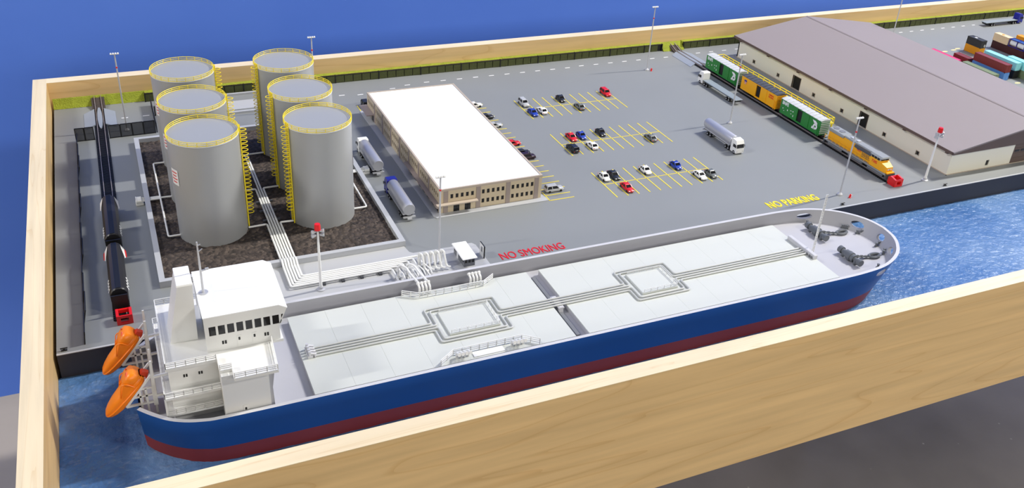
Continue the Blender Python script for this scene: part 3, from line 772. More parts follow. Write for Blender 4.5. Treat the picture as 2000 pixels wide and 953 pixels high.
for (x, y, a) in ((99.6,-73.4,0.9),(100.6,-75.2,1.2),(100.7,-78.6,-1.3),(100.1,-80.4,-0.9),(96.6,-83.3,-0.3),(95.3,-71.0,0.2)):
    d = Vector((math.cos(a+pi/2), math.sin(a+pi/2), 0)); m_ = MB()
    for s in (-0.3, 0.3): p = Vector((x,y,ZD))+d*s; m_.cyl(p, p+Vector((0,0,0.5)), 0.14, n=10); m_.cyl(p+Vector((0,0,0.5)), p+Vector((0,0,0.6)), 0.19, n=10)
    m_.bar(Vector((x,y,ZD+0.06))-d*0.5, Vector((x,y,ZD+0.06))+d*0.5, 0.16, 0.06); m_.build('mooring_bitt', 'windlass_grey', ship)

# ---- superstructure
Z1, Z2, Z3, ZB = 2.0, 4.05, 6.8, 10.75
def sym(x0, x1, h, z0, z1, name, mt='ship_white', par=None, b=0):
    m_ = MB(); (m_.cbox(x0,x1,YC-h,YC+h,z0,z1,b) if b else m_.box(x0,x1,YC-h,YC+h,z0,z1)); return m_.build(name, mt, par or ship)
house = sym(10.65, 19.0, 5.05, ZD, Z3-0.2, 'deckhouse')
sym(9.95, 15.2, 6.2, Z1-0.16, Z1, 'lower_deck', par=house); sym(9.98, 15.2, 6.25, Z2-0.2, Z2, 'middle_deck', par=house)
m_ = MB(); m_.prism([(10.45,YC-5.4),(15.0,YC-5.4),(15.0,YC-7.2),(16.08,YC-7.2),(16.08,YC-8.75),(20.05,YC-8.75),(20.3,YC-4.2),(21.4,YC-4.2),(21.4,YC+4.2),(20.3,YC+4.2),(20.05,YC+8.75),(16.08,YC+8.75),(16.08,YC+7.2),(15.0,YC+7.2),(15.0,YC+5.4),(10.45,YC+5.4)], Z3-0.3, Z3)
upper = m_.build('upper_deck', 'ship_white', ship)
for s in (-1, 1):
    ya, yb = sorted((YC+s*7.75, YC+s*4.9))
    m_ = MB(); m_.box(15.05, 19.25, ya, yb, ZD, Z3-0.28); w_ = m_.build('wing_house', 'ship_white', ship)
    yq = YC+s*7.77; m_ = MB(); m_.cbox(16.65,17.15,yq-0.03,yq+0.03,ZD+0.3,ZD+2.3,0.02); d_ = m_.build('door', 'ship_white', w_)
    m_ = MB(); m_.cbox(16.8,16.98,yq-0.06,yq+0.06,ZD+1.75,ZD+2.05,0.03); m_.build('porthole', 'black', d_)
    ya, yb = sorted((YC+s*7.3, YC+s*7.5)); m_ = MB(); m_.prism_y([(19.25,ZD),(19.65,ZD),(19.55,3.9),(19.95,Z3-0.28),(19.25,Z3-0.28)], ya, yb); m_.build('wing_bracket', 'bulwark_grey', w_)
    # tier walls have paired portholes
    for xx in (12.0, 12.22, 13.35, 13.57):
        yq = YC+s*5.06; m_ = MB(); m_.cbox(xx-0.08,xx+0.08,yq-0.03,yq+0.03,5.25,5.6,0.03); m_.build('porthole', 'black', house)
# bridge: side walls with window bays, raked front
prof = [(14.35,Z3),(21.15,Z3),(21.15,8.35),(21.95,10.25),(21.15,ZB),(14.35,ZB)]
BH = 4.12
m_ = MB(); m_.prism_y([(p[0]-(0.12 if p[0] > 20 else -0.12), p[1]-(0.1 if p[1] > 10 else 0)) for p in prof], YC-BH+0.14, YC+BH-0.14); bridge = m_.build('bridge', 'ship_white', ship)
m_ = MB(); m_.prism_y([(14.3,ZB-0.1),(21.15,ZB-0.1),(21.95,10.2),(22.0,10.28),(21.2,ZB),(14.3,ZB)], YC-BH-0.03, YC+BH+0.03); m_.build('bridge_roof', 'roof_white', bridge)
WZ0, WZ1 = 8.6, 9.62
wx = [14.72+0.83*k for k in range(8)]
for s in (-1, 1):
    ya, yb = sorted((YC+s*BH, YC+s*(BH-0.14))); m_ = MB()
    m_.box(14.35, 21.15, ya, yb, Z3, WZ0); m_.prism_y([(14.35,WZ1),(21.68,WZ1),(21.95,10.25),(21.15,ZB-0.06),(14.35,ZB-0.06)], ya, yb)
    m_.prism_y([(21.15,8.35),(21.255,WZ0),(21.15,WZ0)], ya, yb)
    prev = 14.35
    for x in wx: m_.box(prev, x, ya, yb, WZ0, WZ1); prev = x+0.62
    m_.box(prev, 21.28-0.0, ya, yb, WZ0, WZ1) if False else m_.box(prev, prev+0.22, ya, yb, WZ0, WZ1)
    m_.prism_y([(21.255,WZ0),(21.68,WZ1),(21.58,WZ1),(21.155,WZ0)], ya, yb)
    m_.build('bridge_side', 'ship_white', bridge)
    yg = sorted((YC+s*(BH-0.05), YC+s*(BH-0.12)))
    for x in wx: m_ = MB(); m_.box(x, x+0.62, yg[0], yg[1], WZ0, WZ1); m_.build('window', 'glass_dark', bridge)
    m_ = MB(); m_.prism_y([(prev+0.22,WZ0),(21.155,WZ0),(21.58,WZ1),(prev+0.22,WZ1)], yg[0], yg[1]); m_.build('window', 'glass_dark', bridge)
    yq = YC+s*(BH+0.01)
    for x in (15.85, 16.1, 19.75, 20.0): m_ = MB(); m_.cbox(x-0.09,x+0.09,yq-0.03,yq+0.03,7.45,7.85,0.03); m_.build('porthole', 'black', bridge)
    for x in (17.35, 18.75):
        m_ = MB(); m_.cbox(x-0.22,x+0.22,yq-0.02,yq+0.02,Z3+0.02,8.15,0.015); d_ = m_.build('door', 'ship_white', bridge)
        m_ = MB(); m_.cbox(x-0.09,x+0.09,yq-0.05,yq+0.05,7.6,7.95,0.03); m_.build('porthole', 'black', d_)
# funnel
m_ = MB(); m_.hull([(11.3,YC-1.65,Z3),(13.8,YC-1.65,Z3),(13.8,YC+1.65,Z3),(11.3,YC+1.65,Z3),(12.62,YC-1.6,12.95),(13.95,YC-1.6,12.95),(13.95,YC+1.6,12.95),(12.62,YC+1.6,12.95)])
fn = m_.build('funnel', 'ship_white', ship)
m_ = MB(); m_.hull([(12.55,YC-1.66,12.95),(14.0,YC-1.66,12.95),(14.0,YC+1.66,12.95),(12.55,YC+1.66,12.95),(12.6,YC-1.6,13.1),(13.95,YC-1.6,13.1),(13.95,YC,13.2),(12.6,YC,13.2),(13.95,YC+1.6,13.1),(12.6,YC+1.6,13.1)]); m_.build('funnel_cap', 'roof_white', fn)
# mast on the bridge roof
m_ = MB(); mx_, my_ = 14.95, -77.2
m_.cyl((mx_,my_,ZB),(mx_,my_,16.4),0.13,0.07,n=10); m_.cyl((mx_,my_,ZB),(mx_,my_,ZB+0.08),0.45,n=14)
m_.bar((mx_,my_,13.2),(mx_+0.55,my_,13.3),0.06); m_.cbox(mx_+0.4,mx_+0.75,my_-0.1,my_+0.1,13.25,13.45,0.03); m_.bar((mx_,my_,15.3),(mx_+0.4,my_,15.6),0.04); m_.bar((mx_,my_,16.0),(mx_+0.3,my_,16.1),0.04)
m_.build('radar_mast', 'steel', bridge)
# railings of the decks
for s in (-1, 1):
    rail_mb([(10.5,YC+s*5.35),(14.95,YC+s*5.35)], Z3, 0.62, 3, 0.035, 0.9).build('railing', 'ship_white', upper)
    rail_mb([(15.05,YC+s*5.4),(15.05,YC+s*7.15),(16.13,YC+s*7.15),(16.13,YC+s*8.7),(20.0,YC+s*8.7),(20.25,YC+s*4.3)], Z3, 0.62, 3, 0.035, 0.95).build('railing', 'ship_white', upper)
    rail_mb([(10.03,YC+s*6.2),(15.05,YC+s*6.2)], Z2, 0.62, 3, 0.035, 0.9).build('railing', 'ship_white', house)
    rail_mb([(10.0,YC+s*6.15),(15.05,YC+s*6.15)], Z1, 0.62, 3, 0.035, 0.9).build('railing', 'ship_white', house)
for (x, z, h, p) in ((10.5,Z3,5.35,upper),(10.03,Z2,6.2,house),(10.0,Z1,6.15,house)):
    rail_mb([(x,YC-h),(x,YC+h)], z, 0.62, 3, 0.035, 0.7).build('railing', 'ship_white', p)
m_ = MB(); m_.box(9.95,10.1,YC-6.2,YC+6.2,ZD,0.9); m_.box(9.95,10.12,YC-6.2,YC-6.05,ZD,Z2-0.1); m_.box(9.95,10.12,YC+6.05,YC+6.2,ZD,Z2-0.1); m_.build('stair_frame', 'ship_white', house)
# launching frames at the stern
BY = (-73.0, -79.6)
for yc in BY:
    m_ = MB()
    for y in (yc-0.95, yc+0.95):
        m_.box(9.0, 9.4, y-0.06, y+0.06, 1.3, 3.6); m_.prism_y([(9.05,3.6),(9.4,3.6),(9.4,6.5),(9.22,6.5)], y-0.06, y+0.06)
        if y > yc:
            m_.bar((6.6,y,1.75),(9.15,y,4.9),0.1); m_.bar((8.2,y,ZD),(8.2,y,3.6),0.09); m_.bar((9.2,y,ZD),(9.2,y,1.4),0.1); continue
        m_.bar((6.6,y,1.75),(9.1,y,1.75),0.1); m_.bar((7.4,y,2.65),(9.1,y,2.65),0.09); m_.bar((8.0,y,3.5),(9.2,y,3.5),0.09)
        m_.bar((6.6,y,1.75),(8.0,y,3.5),0.11); m_.bar((8.0,y,3.5),(9.15,y,4.9),0.1)
        for x in (7.95, 8.5): m_.bar((x,y,ZD),(x,y,3.5),0.09)
        m_.bar((9.2,y,ZD),(9.2,y,1.4),0.1)
        m_.bar((9.3,y,4.6),(10.6,y,4.7),0.11); m_.bar((9.3,y,2.4),(10.6,y,2.5),0.11)
    for (x, z) in ((6.7,1.8),(7.4,2.65),(8.0,3.5),(9.2,1.75),(8.6,4.3)): m_.bar((x,yc-0.95,z),(x,yc+0.95,z),0.05)
    m_.build('launch_frame', 'ship_white', ship)
# ---- free-fall lifeboats
def make_boat():
    t = thing('lifeboat', 'orange free-fall lifeboat on the launch frame nearest the quay', 'boat', (0,0,0), 0, 'free-fall lifeboats')
    def sec(u, w, zb, zt, e=0.62):
        P = []
        for k in range(16):
            a = 2*pi*k/16; c, s = math.cos(a), math.sin(a)
            P.append((u, w*math.copysign(abs(c)**e, c), (zt+zb)/2+(zt-zb)/2*math.copysign(abs(s)**e, s)))
        return P
    S = [(0.0,0.5,0.05,0.62),(0.25,0.7,-0.22,0.82),(1.2,0.86,-0.55,0.95),(2.4,0.86,-0.58,0.92),(3.6,0.8,-0.5,0.82),(4.4,0.68,-0.38,0.68),(4.95,0.5,-0.22,0.52),(5.2,0.3,-0.08,0.36),(5.3,0.12,0.04,0.24)]
    m_ = MB(); m_.loft([sec(*q) for q in S]); m_.build('hull', 'orange', t, sharp=70)
    m_ = MB(); m_.loft([sec(u, w_*1.1+0.04, 0.1, 0.28) for u, w_, a, b in S]); m_.build('fender', 'orange', t, sharp=50)
    K = [(0.0,0.62,0.3,1.2),(0.2,0.78,0.3,1.5),(0.8,0.84,0.3,1.55),(1.35,0.78,0.4,1.4),(1.6,0.6,0.5,1.1)]
    m_ = MB(); m_.loft([sec(*q) for q in K]); m_.build('wheelhouse', 'orange', t, sharp=60)
    for s in (-1, 1):
        m_ = MB(); m_.hull([(0.35,s*0.2,1.5),(0.55,s*0.55,1.48),(0.38,s*0.2,1.58),(0.58,s*0.53,1.55),(0.55,s*0.2,1.56)]); m_.build('window_slit', 'orange_red', t)
        m_ = MB(); m_.hull([(1.2,s*0.82,0.6),(2.7,s*0.86,0.55),(1.35,s*0.66,1.28),(2.3,s*0.5,0.95),(1.3,s*0.35,0.8)]); m_.build('side_canopy', 'orange', t)
    m_ = MB(); m_.tube(smooth_path([(1.0,0.86,0.4),(1.1,0.84,1.2),(1.5,0.74,1.4),(2.6,0.8,0.7)],0.2), 0.05, 6); m_.tube(smooth_path([(1.0,-0.86,0.4),(1.1,-0.84,1.2),(1.5,-0.74,1.4),(2.6,-0.8,0.7)],0.2), 0.05, 6); m_.build('hand_rail', 'orange', t)
    m_ = MB(); m_.hull([(-0.45,-0.18,-0.1),(-0.45,0.18,-0.1),(0.2,-0.3,-0.35),(0.2,0.3,-0.35),(-0.3,-0.25,0.45),(-0.3,0.25,0.45),(0.2,-0.35,0.5),(0.2,0.35,0.5)]); m_.build('propeller_guard', 'orange_red', t)
    m_ = MB(); m_.box(0.6,4.3,-0.05,0.05,-0.55,-0.2); m_.build('keel', 'orange_red', t)
    return t
bt = make_boat()
def put_boat(o, x, y, z):
    # local +x is the nose: point it to -x and 46 degrees down
    a = math.radians(47)
    M = Matrix(((-math.cos(a),0,math.sin(a)*-1),(0,-1,0),(-math.sin(a),0,math.cos(a))))
    X = Vector((-math.cos(a),0,-math.sin(a))); Zv = Vector((-math.sin(a),0,math.cos(a))); Yv = Zv.cross(X)
    R = Matrix((X, Yv, Zv)).transposed()
    o.rotation_euler = R.to_euler(); o.scale = (1.04, 1.18, 1.05); o.location = Vector((x,y,z))*U
b2 = dup(bt, (0,0,0), 0, 'orange free-fall lifeboat on the launch frame farther from the quay, above open water', 'free-fall lifeboats')
put_boat(bt, 8.6, BY[0], 4.4); put_boat(b2, 8.6, BY[1], 4.4)

# ================================================================== RAIL TRACKS
def track(label, xc, y0, y1, ramp_end):
    t = thing('railway_track', label, 'track', (xc, (y0+y1)/2, 0))
    for s in (-0.5, 0.5):
        m_ = MB(); m_.box(xc+s-0.05, xc+s+0.05, y0, y1-3.0, 0.16, 0.36)
        m_.bar((xc+s, y1-3.0, 0.26), (xc+s, y1, ramp_end), 0.05, 0.1); m_.build('rail', 'rail_steel', t)
    m_ = MB(); y = y0+0.1
    while y < y1-3.0: m_.box(xc-0.92, xc+0.92, y, y+0.2, 0.0, 0.17); y += 0.4
    m_.box(xc-0.8, xc-0.62, y0, y1-3, 0, 0.12); m_.box(xc+0.62, xc+0.8, y0, y1-3, 0, 0.12)
    o = m_.build('sleepers', 'black', t); o['kind'] = 'stuff'
    m_ = MB(); m_.prism_x([(y1-3.0,0.0),(y1,0.0),(y1,ramp_end-0.12),(y1-3.0,0.15)], xc-0.98, xc+0.98); m_.build('ballast_ramp', 'ballast', t)
    return t
track('rail siding with light rails along the left board, under the black cars', 7.0, -63.6, -0.1, 1.35)
track('railway track beside the warehouse under the freight train', 117.4, -63.9, -0.1, 1.2)
def crossing(label, xc, y0, y1):
    t = thing('crossing_ramp', label, 'ramp', (xc, (y0+y1)/2, 0))
    for s in (-1, 1):
        m_ = MB(); xa, xb = xc+s*0.72, xc+s*2.35
        m_.hull([(xa,y0+0.9,0),(xa,y1,0),(xb,y0,0),(xb,y1-1.1,0),(xa,y0+0.9,0.34),(xa,y1,0.34),(xb,y0,0.06),(xb,y1-1.1,0.06)]); m_.build('side_plate', 'ramp_grey', t)
    m_ = MB(); n = 24; h = (y1-y0)/2+0.6; yc = (y0+y1)/2
    m_.prism([(xc+0.36*math.sin(pi*k/n), yc-h*math.cos(pi*k/n)) for k in range(n+1)]+[(xc-0.36*math.sin(pi*k/n), yc+h*math.cos(pi*k/n)) for k in range(1, n)], 0.16, 0.34); m_.build('centre_plate', 'ramp_grey', t)
crossing('pale grey level crossing plates on the siding behind the black fence', 7.0, -10.3, -3.0)
crossing('pale grey level crossing plates behind the freight train', 117.4, -11.2, -3.2)
def buffer_stop(label, x, y):
    t = thing('buffer_stop', label, 'buffer stop', (x, y, 0), 0, 'red buffer stops')
    m_ = MB()
    for s in (-1, 1): m_.prism_x([(y-0.75,0.0),(y+0.75,0.0),(y+0.75,1.15),(y+0.4,1.4),(y-0.75,1.15)], x+s*0.68-0.14, x+s*0.68+0.14)
    m_.build('side_frame', 'red', t)
    m_ = MB()
    m_.box(x-0.7, x+0.7, y-0.78, y-0.6, 0.0, 0.3); m_.box(x-0.7, x+0.7, y-0.78, y-0.6, 0.85, 1.15); m_.box(x-0.7,x-0.4,y-0.78,y-0.6,0.3,0.85); m_.box(x+0.4,x+0.7,y-0.78,y-0.6,0.3,0.85)
    m_.box(x-0.6, x+0.6, y+0.45, y+0.75, 0.75, 1.15); m_.build('cross_beam', 'red', t)
buffer_stop('red buffer stop at the end of the siding, by the lifeboats', 7.25, -63.7)
buffer_stop('red buffer stop in front of the orange locomotive', 117.4, -64.4)

def bogies(t, x, ys, r=0.28):
    for yb in ys:
        m_ = MB()
        for s in (-1, 1):
            m_.cbox(x+s*0.62-0.09, x+s*0.62+0.09, yb-0.85, yb+0.85, 0.42, 0.72, 0.05)
        m_.box(x-0.6, x+0.6, yb-0.2, yb+0.2, 0.5, 0.85); bo = m_.build('bogie', 'black', t)
        for dy in (-0.52, 0.52):
            m_ = MB()
            for s in (-1, 1): m_.cyl((x+s*0.45,yb+dy,0.36+r),(x+s*0.56,yb+dy,0.36+r),r,n=14)
            m_.cyl((x-0.5,yb+dy,0.36+r),(x+0.5,yb+dy,0.36+r),0.07,n=8); m_.build('wheelset', 'mid_grey', bo)
# black cars on the siding
def hopper(label, x, y0, y1, red):
    t = thing('rail_tank_car', label, 'rail car', (x, (y0+y1)/2, 0.36), 0, 'black rail cars')
    P = [(-0.45,0.8),(-0.92,1.15),(-0.95,2.15),(-0.66,2.62),(-0.3,2.82),(0.3,2.82),(0.66,2.62),(0.95,2.15),(0.92,1.15),(0.45,0.8)]
    def ring(y, k, dz=0): return [(x+a*k, y, 1.9+(b-1.9)*(k if k < 1 else 1)+dz) for a, b in P]
    m_ = MB(); m_.loft([ring(y0+0.95,0.9), ring(y0+1.1,1), ring(y1-0.95,1), ring(y1-0.5,0.86)]); m_.build('body', 'black_gloss', t, sharp=25)
    m_ = MB(); m_.box(x-0.24, x+0.24, y0+1.1, y1-0.9, 2.8, 2.87); m_.build('roof_walk', 'black', t)
    m_ = MB(); m_.box(x-0.85, x+0.85, y0, y1, 0.74, 0.95); m_.box(x-0.85,x+0.85,y0,y0+0.16,0.95,2.5); m_.box(x-0.5,x+0.5,y0+0.16,y0+0.95,0.95,1.7); m_.build('underframe', 'black', t)
    bogies(t, x, (y0+1.7, y1-1.7))
    for s in (-1, 1):
        # marks lie on the sloping shoulder
        def sh(y, f, lift=0.03): return (x+s*(0.95-0.29*f+lift*0.85), y, 2.15+0.47*f+lift*0.5)
        m_ = MB(); m_.add([sh(y1-0.98,0.95), sh(y1-1.6,0.75), sh(y1-3.4,-0.3), sh(y1-3.0,-0.6), sh(y1-1.2,-0.4)], [(0,1,2,3,4)]); m_.build('end_flash', 'white', t)
        if red: m_ = MB(); m_.add([sh(y1-1.25,-0.35,0.04), sh(y1-3.0,-0.6,0.04), sh(y1-2.6,-1.0,0.04), sh(y1-1.25,-0.9,0.04)], [(0,1,2,3)]); m_.build('red_flash', 'red', t)
        m_ = MB()
        for k in range(4):
            ya = y0+1.5+0.62*k
            m_.add([sh(ya,-0.35), sh(ya+0.2,-0.35), sh(ya+0.5,0.35), sh(ya+0.3,0.35)], [(0,1,2,3)]); m_.add([sh(ya+0.3,0.35), sh(ya+0.5,0.35), sh(ya+0.62,-0.1), sh(ya+0.45,-0.1)], [(0,1,2,3)])
        m_.build('side_lettering', 'white', t)
hopper('black rail car behind, with white end flashes only', 7.05, -50.1, -38.0, False)
hopper('black rail car at the red buffer stop, with red and white end flashes', 7.05, -62.4, -50.5, True)

TX_SIDE = lambda y, z, x: Matrix(((0,0,-1,x),(-1,0,0,y),(0,1,0,z),(0,0,0,1)))
def boxcar(label, x, y0, y1, body, roof, roofrib, kind):
    t = thing('boxcar', label, 'boxcar', (x, (y0+y1)/2, 0.36), 0, 'freight train')
    L_ = y1-y0; zb, zt, hw = 0.95, 3.45, 0.98
    ya, yb = y0+0.35, y1-0.35
    m_ = MB(); m_.box(x-0.8, x+0.9, ya+0.1, yb-0.1, zb+0.05, zt-0.05); m_.build('interior', 'black', t)
    d0, d1 = yb-L_*0.52, yb-L_*0.40       # door opening
    m_ = MB()
    m_.box(x-hw, x-0.8, ya, d0, zb, zt); m_.box(x-hw, x-0.8, d1, yb, zb, zt); m_.box(x-hw,x-0.8,d0,d1,zb,zb+0.2); m_.box(x-hw,x-0.8,d0,d1,zt-0.18,zt)
    m_.box(x+0.9, x+hw, ya, yb, zb, zt); m_.box(x-0.8,x+0.9,ya,ya+0.1,zb,zt); m_.box(x-0.8,x+0.9,yb-0.1,yb,zb,zt); m_.build('body', body, t)
    m_ = MB(); m_.box(x-hw-0.07, x-hw, d0-L_*0.16, d0, zb+0.12, zt-0.12); m_.build('sliding_door', body, t)
    m_ = MB(); m_.box(x-hw-0.04, x-hw, ya+0.4, d1+0.1, zb-0.02, zb+0.1); m_.box(x-hw-0.05, x-hw, d0-L_*0.17, d1+0.1, zt-0.12, zt-0.05); m_.build('door_track', body, t)
    for k in range(7):
        z = zb+0.25+0.33*k
        for (p, q) in ((ya-0.07, ya), (yb, yb+0.07)):
            m_ = MB(); m_.box(x-0.9, x+0.9, p, q, z, z+0.14); m_.build('end_rib', roofrib if (kind == 'green') else body, t)  # green cars: highlights on the ribs painted as a pale rib colour
    m_ = MB(); m_.prism_y([(x-hw-0.03,zt),(x-hw-0.03,zt+0.05),(x-0.3,zt+0.26),(x+0.3,zt+0.26),(x+hw+0.03,zt+0.05),(x+hw+0.03,zt)], ya-0.05, yb+0.05); m_.build('roof', roof, t)
    nr = 11; m_ = MB()
    m_.prism_y([(x-hw-0.02,zt+0.05),(x-hw-0.02,zt+0.12),(x-0.3,zt+0.34),(x+0.3,zt+0.34),(x+hw+0.02,zt+0.12),(x+hw+0.02,zt+0.05),(x+0.3,zt+0.26),(x-0.3,zt+0.26)], ya+0.1, ya+0.28); rb = m_.build('roof_rib', roof, t)
    for k in range(1, nr): inst(rb, t, (0, (yb-ya-0.4)*k/(nr-1), 0))
    m_ = MB(); m_.box(x-0.3, x+0.3, y0, y1, 0.72, 0.96); m_.cyl((x,y0-0.15,0.75),(x,y0+0.1,0.75),0.14,n=8); m_.build('underframe', 'black', t)
    bogies(t, x, (y0+1.7, y1-1.7))
    m_ = MB()
    for yy in (ya+0.12, ya+0.5): m_.bar((x-hw-0.05,yy,zb-0.2),(x-hw-0.05,yy,zb+1.5),0.03)
    for k in range(6): m_.bar((x-hw-0.05,ya+0.12,zb+0.1+0.25*k),(x-hw-0.05,ya+0.5,zb+0.1+0.25*k),0.03)
    m_.build('ladder', body, t)
    xs = x-hw-0.015
    if kind == 'green':
        tm = text_mb('BNFE', 0.85, 0.015, 0.02, 0.85); tm.xf(TX_SIDE(yb-0.4, zt-0.75, xs)); tm.build('reporting_mark', 'line_white', t)
        m_ = MB()
        for (dy, dz, w_, h_) in ((0.7,1.35,0.16,0.2),(1.9,1.25,0.16,0.3),(2.7,1.1,0.3,0.1),(3.3,1.0,0.2,0.2),(1.0,1.75,0.2,0.1),(2.9,1.6,0.2,0.12),(3.5,1.65,0.14,0.35)): m_.box(xs-0.012, xs, yb-dy-w_, yb-dy, zt-dz-h_, zt-dz)
        m_.build('small_lettering', 'line_white', t)
        yl = ya+1.25; zl = zb+1.35; m_ = MB()      # interlocked letter emblem
        n = 20; m_.tube([(xs, yl-0.12+0.42*math.cos(2*pi*k/n), zl-0.2+0.4*math.sin(2*pi*k/n)) for k in range(n)], 0.02, 4, True)
        V = []
        for k in range(n): a = 2*pi*k/n; V += [(xs-0.012, yl-0.1+0.52*math.cos(a), zl-0.22+0.5*math.sin(a)), (xs-0.012, yl-0.1+0.2*math.cos(a), zl-0.22+0.19*math.sin(a))]
        m_.add(V, [(2*k, 2*((k+1)%n), 2*((k+1)%n)+1, 2*k+1) for k in range(n)])
        m_.prism_x([(yl+0.75,zl+0.75),(yl+0.0,zl+0.75),(yl-0.45,zl+0.5),(yl-0.5,zl+0.15),(yl+0.2,zl+0.25),(yl+0.45,zl+0.45)], xs-0.012, xs)
        m_.prism_x([(yl+0.75,zl-0.75),(yl-0.1,zl-0.75),(yl+0.1,zl-0.5),(yl+0.6,zl-0.3)], xs-0.012, xs)
        m_.build('emblem', 'line_white', t)
    else:
        y_, z_ = yb-1.2, zt-0.95
        m_ = MB(); m_.prism_x([(y_+0.36,z_+0.5),(y_-0.36,z_+0.5),(y_-0.36,z_+0.2),(y_+0.36,z_+0.2)], xs-0.012, xs); m_.build('shield_top', 'truck_blue', t)
        for k in range(5):
            m_ = MB(); yy = y_+0.28-0.14*k; m_.prism_x([(yy+0.05,z_+0.18),(yy-0.05,z_+0.18),(yy-0.04,z_-0.35+0.08*abs(k-2)),(yy+0.04,z_-0.35+0.08*abs(k-2))], xs-0.012, xs); m_.build('shield_stripe', 'red' if k % 2 == 0 else 'line_white', t)
        tm = text_mb('UNION\nPACIFIC', 0.4, 0.012, 0.01, 1.0); tm.xf(TX_SIDE(ya+2.25, zt-0.7, xs)); tm.build('lettering', 'red', t)
boxcar('green boxcar with white roof at the far end of the train', 117.4, -24.75, -13.7, 'bn_green', 'car_roof_white', 'car_roof_white', 'green')
boxcar('orange-yellow boxcar with dark roof between the two green cars', 117.4, -36.3, -25.25, 'up_yellow', 'dark_grey', 'dark_grey', 'yellow')
boxcar('green boxcar with white roof coupled behind the locomotive', 117.4, -47.9, -36.8, 'bn_green', 'car_roof_white', 'car_roof_white', 'green')
# locomotive
lx, r0, r1 = 117.4, -63.4, -48.9
lo = thing('locomotive', 'orange-yellow diesel locomotive with grey roof at the red buffer stop', 'locomotive', (lx,(r0+r1)/2,0.36), 0, 'freight train')
mb = MB(); mb.box(lx-0.98,lx+0.98,r0+0.3,r1,1.0,1.2); mb.build('walkway', 'up_grey', lo)
mb = MB(); mb.box(lx-0.7,lx+0.7,r0+0.8,r1-0.4,0.72,1.0); mb.prism_x([(r0+0.05,0.4),(r0+0.5,0.4),(r0+0.5,1.2),(r0+0.25,1.2)], lx-0.95, lx+0.95); mb.box(lx-0.95,lx+0.95,r1-0.25,r1,0.42,1.2); mb.build('pilot', 'dark_grey', lo)
mb = MB(); mb.cbox(lx-0.85,lx+0.85,-57.9,-54.6,0.45,1.0,0.15); mb.build('fuel_tank', 'mid_grey', lo)
for yb in (r0+2.7, r1-2.6):
    m_ = MB()
    for s in (-1, 1): m_.cbox(lx+s*0.72-0.1,lx+s*0.72+0.1,yb-1.7,yb+1.7,0.45,0.9,0.08)
    m_.box(lx-0.6,lx+0.6,yb-0.4,yb+0.4,0.6,0.95); bo = m_.build('bogie', 'mid_grey', lo)
    for dy in (-1.15, 0, 1.15):
        m_ = MB()
        for s in (-1, 1): m_.cyl((lx+s*0.45,yb+dy,0.66),(lx+s*0.6,yb+dy,0.66),0.3,n=14)
        m_.build('wheelset', 'dark_grey', bo)
mb = MB(); mb.cbox(lx-0.64,lx+0.64,-59.6,r1-0.5,1.2,2.95,0.08); hood = mb.build('hood', 'up_yellow', lo)
mb = MB(); mb.cbox(lx-0.66,lx+0.66,-59.6,r1-0.5,2.9,3.25,0.1); mb.build('hood_roof', 'up_grey', hood)
mb = MB(); mb.cbox(lx-0.92,lx+0.92,-52.9,r1-0.55,2.75,3.3,0.1); mb.build('radiator', 'up_grey', hood)
for yy in (-50.2,-51.6): mb = MB(); mb.cyl((lx,yy,3.28),(lx,yy,3.36),0.5,n=18); mb.build('fan', 'mid_grey', hood)
for yy in (-54.2,-55.4): mb = MB(); mb.cbox(lx-0.35,lx+0.35,yy-0.3,yy+0.3,3.22,3.42,0.04); mb.build('hatch', 'steel', hood)
mb = MB(); mb.cbox(lx-0.9,lx-0.6,-59.4,-55.6,2.5,2.95,0.05); mb.build('side_duct', 'dark_grey', hood)
mb = MB(); mb.cbox(lx-0.92,lx+0.92,-61.5,-59.3,1.2,2.72,0.06); cab = mb.build('cab', 'up_yellow', lo)
mb = MB(); mb.cbox(lx-0.88,lx+0.88,-61.45,-59.35,2.66,3.1,0.04); mb.build('cab_upper', 'up_grey', cab)
mb = MB(); mb.hull([(lx-0.98,-61.7,3.08),(lx+0.98,-61.7,3.08),(lx-0.98,-59.2,3.08),(lx+0.98,-59.2,3.08),(lx-0.7,-61.6,3.3),(lx+0.7,-61.6,3.3),(lx-0.7,-59.3,3.3),(lx+0.7,-59.3,3.3)]); mb.build('cab_roof', 'up_grey', cab)
for k in range(3): mb = MB(); mb.box(lx-0.93,lx-0.86,-61.2+0.6*k,-60.75+0.6*k,2.68,3.0); mb.build('side_window', 'glass_dark', cab)
for k in range(2): mb = MB(); mb.box(lx-0.75+0.8*k,lx-0.1+0.8*k,-61.5,-61.42,2.7,3.02); mb.build('windscreen', 'glass_dark', cab)
mb = MB(); mb.hull([(lx-0.85,-61.5,1.2),(lx+0.85,-61.5,1.2),(lx-0.7,-62.75,1.2),(lx+0.7,-62.75,1.2),(lx-0.85,-61.5,2.55),(lx+0.85,-61.5,2.55),(lx-0.62,-62.75,2.1),(lx+0.62,-62.75,2.1)]); nose = mb.build('nose', 'up_yellow', lo)
mb = MB(); mb.cbox(lx-0.42,lx+0.42,-62.82,-62.72,1.6,1.85,0.03); mb.build('nose_emblem', 'steel', nose)
mb = MB(); mb.cbox(lx-0.1,lx+0.1,-62.86,-62.78,1.65,1.8,0.03); mb.build('headlight', 'black', nose)
mb = MB(); mb.cbox(lx-0.75,lx+0.75,-63.2,-62.85,1.2,1.42,0.03); mb.build('anti_climber', 'up_yellow', lo)
for s in (-1, 1):
    rail_mb([(lx+s*0.95,-59.2),(lx+s*0.95,r1-0.1)], 1.2, 0.7, 1, 0.025, 0.9).build('handrail', 'up_yellow', lo)
tm = text_mb('7385', 0.62, 0.012, 0.012, 0.95); tm.xf(TX_SIDE(-59.75, 1.95, lx-0.93)); tm.build('number', 'red', lo)
m_ = MB()
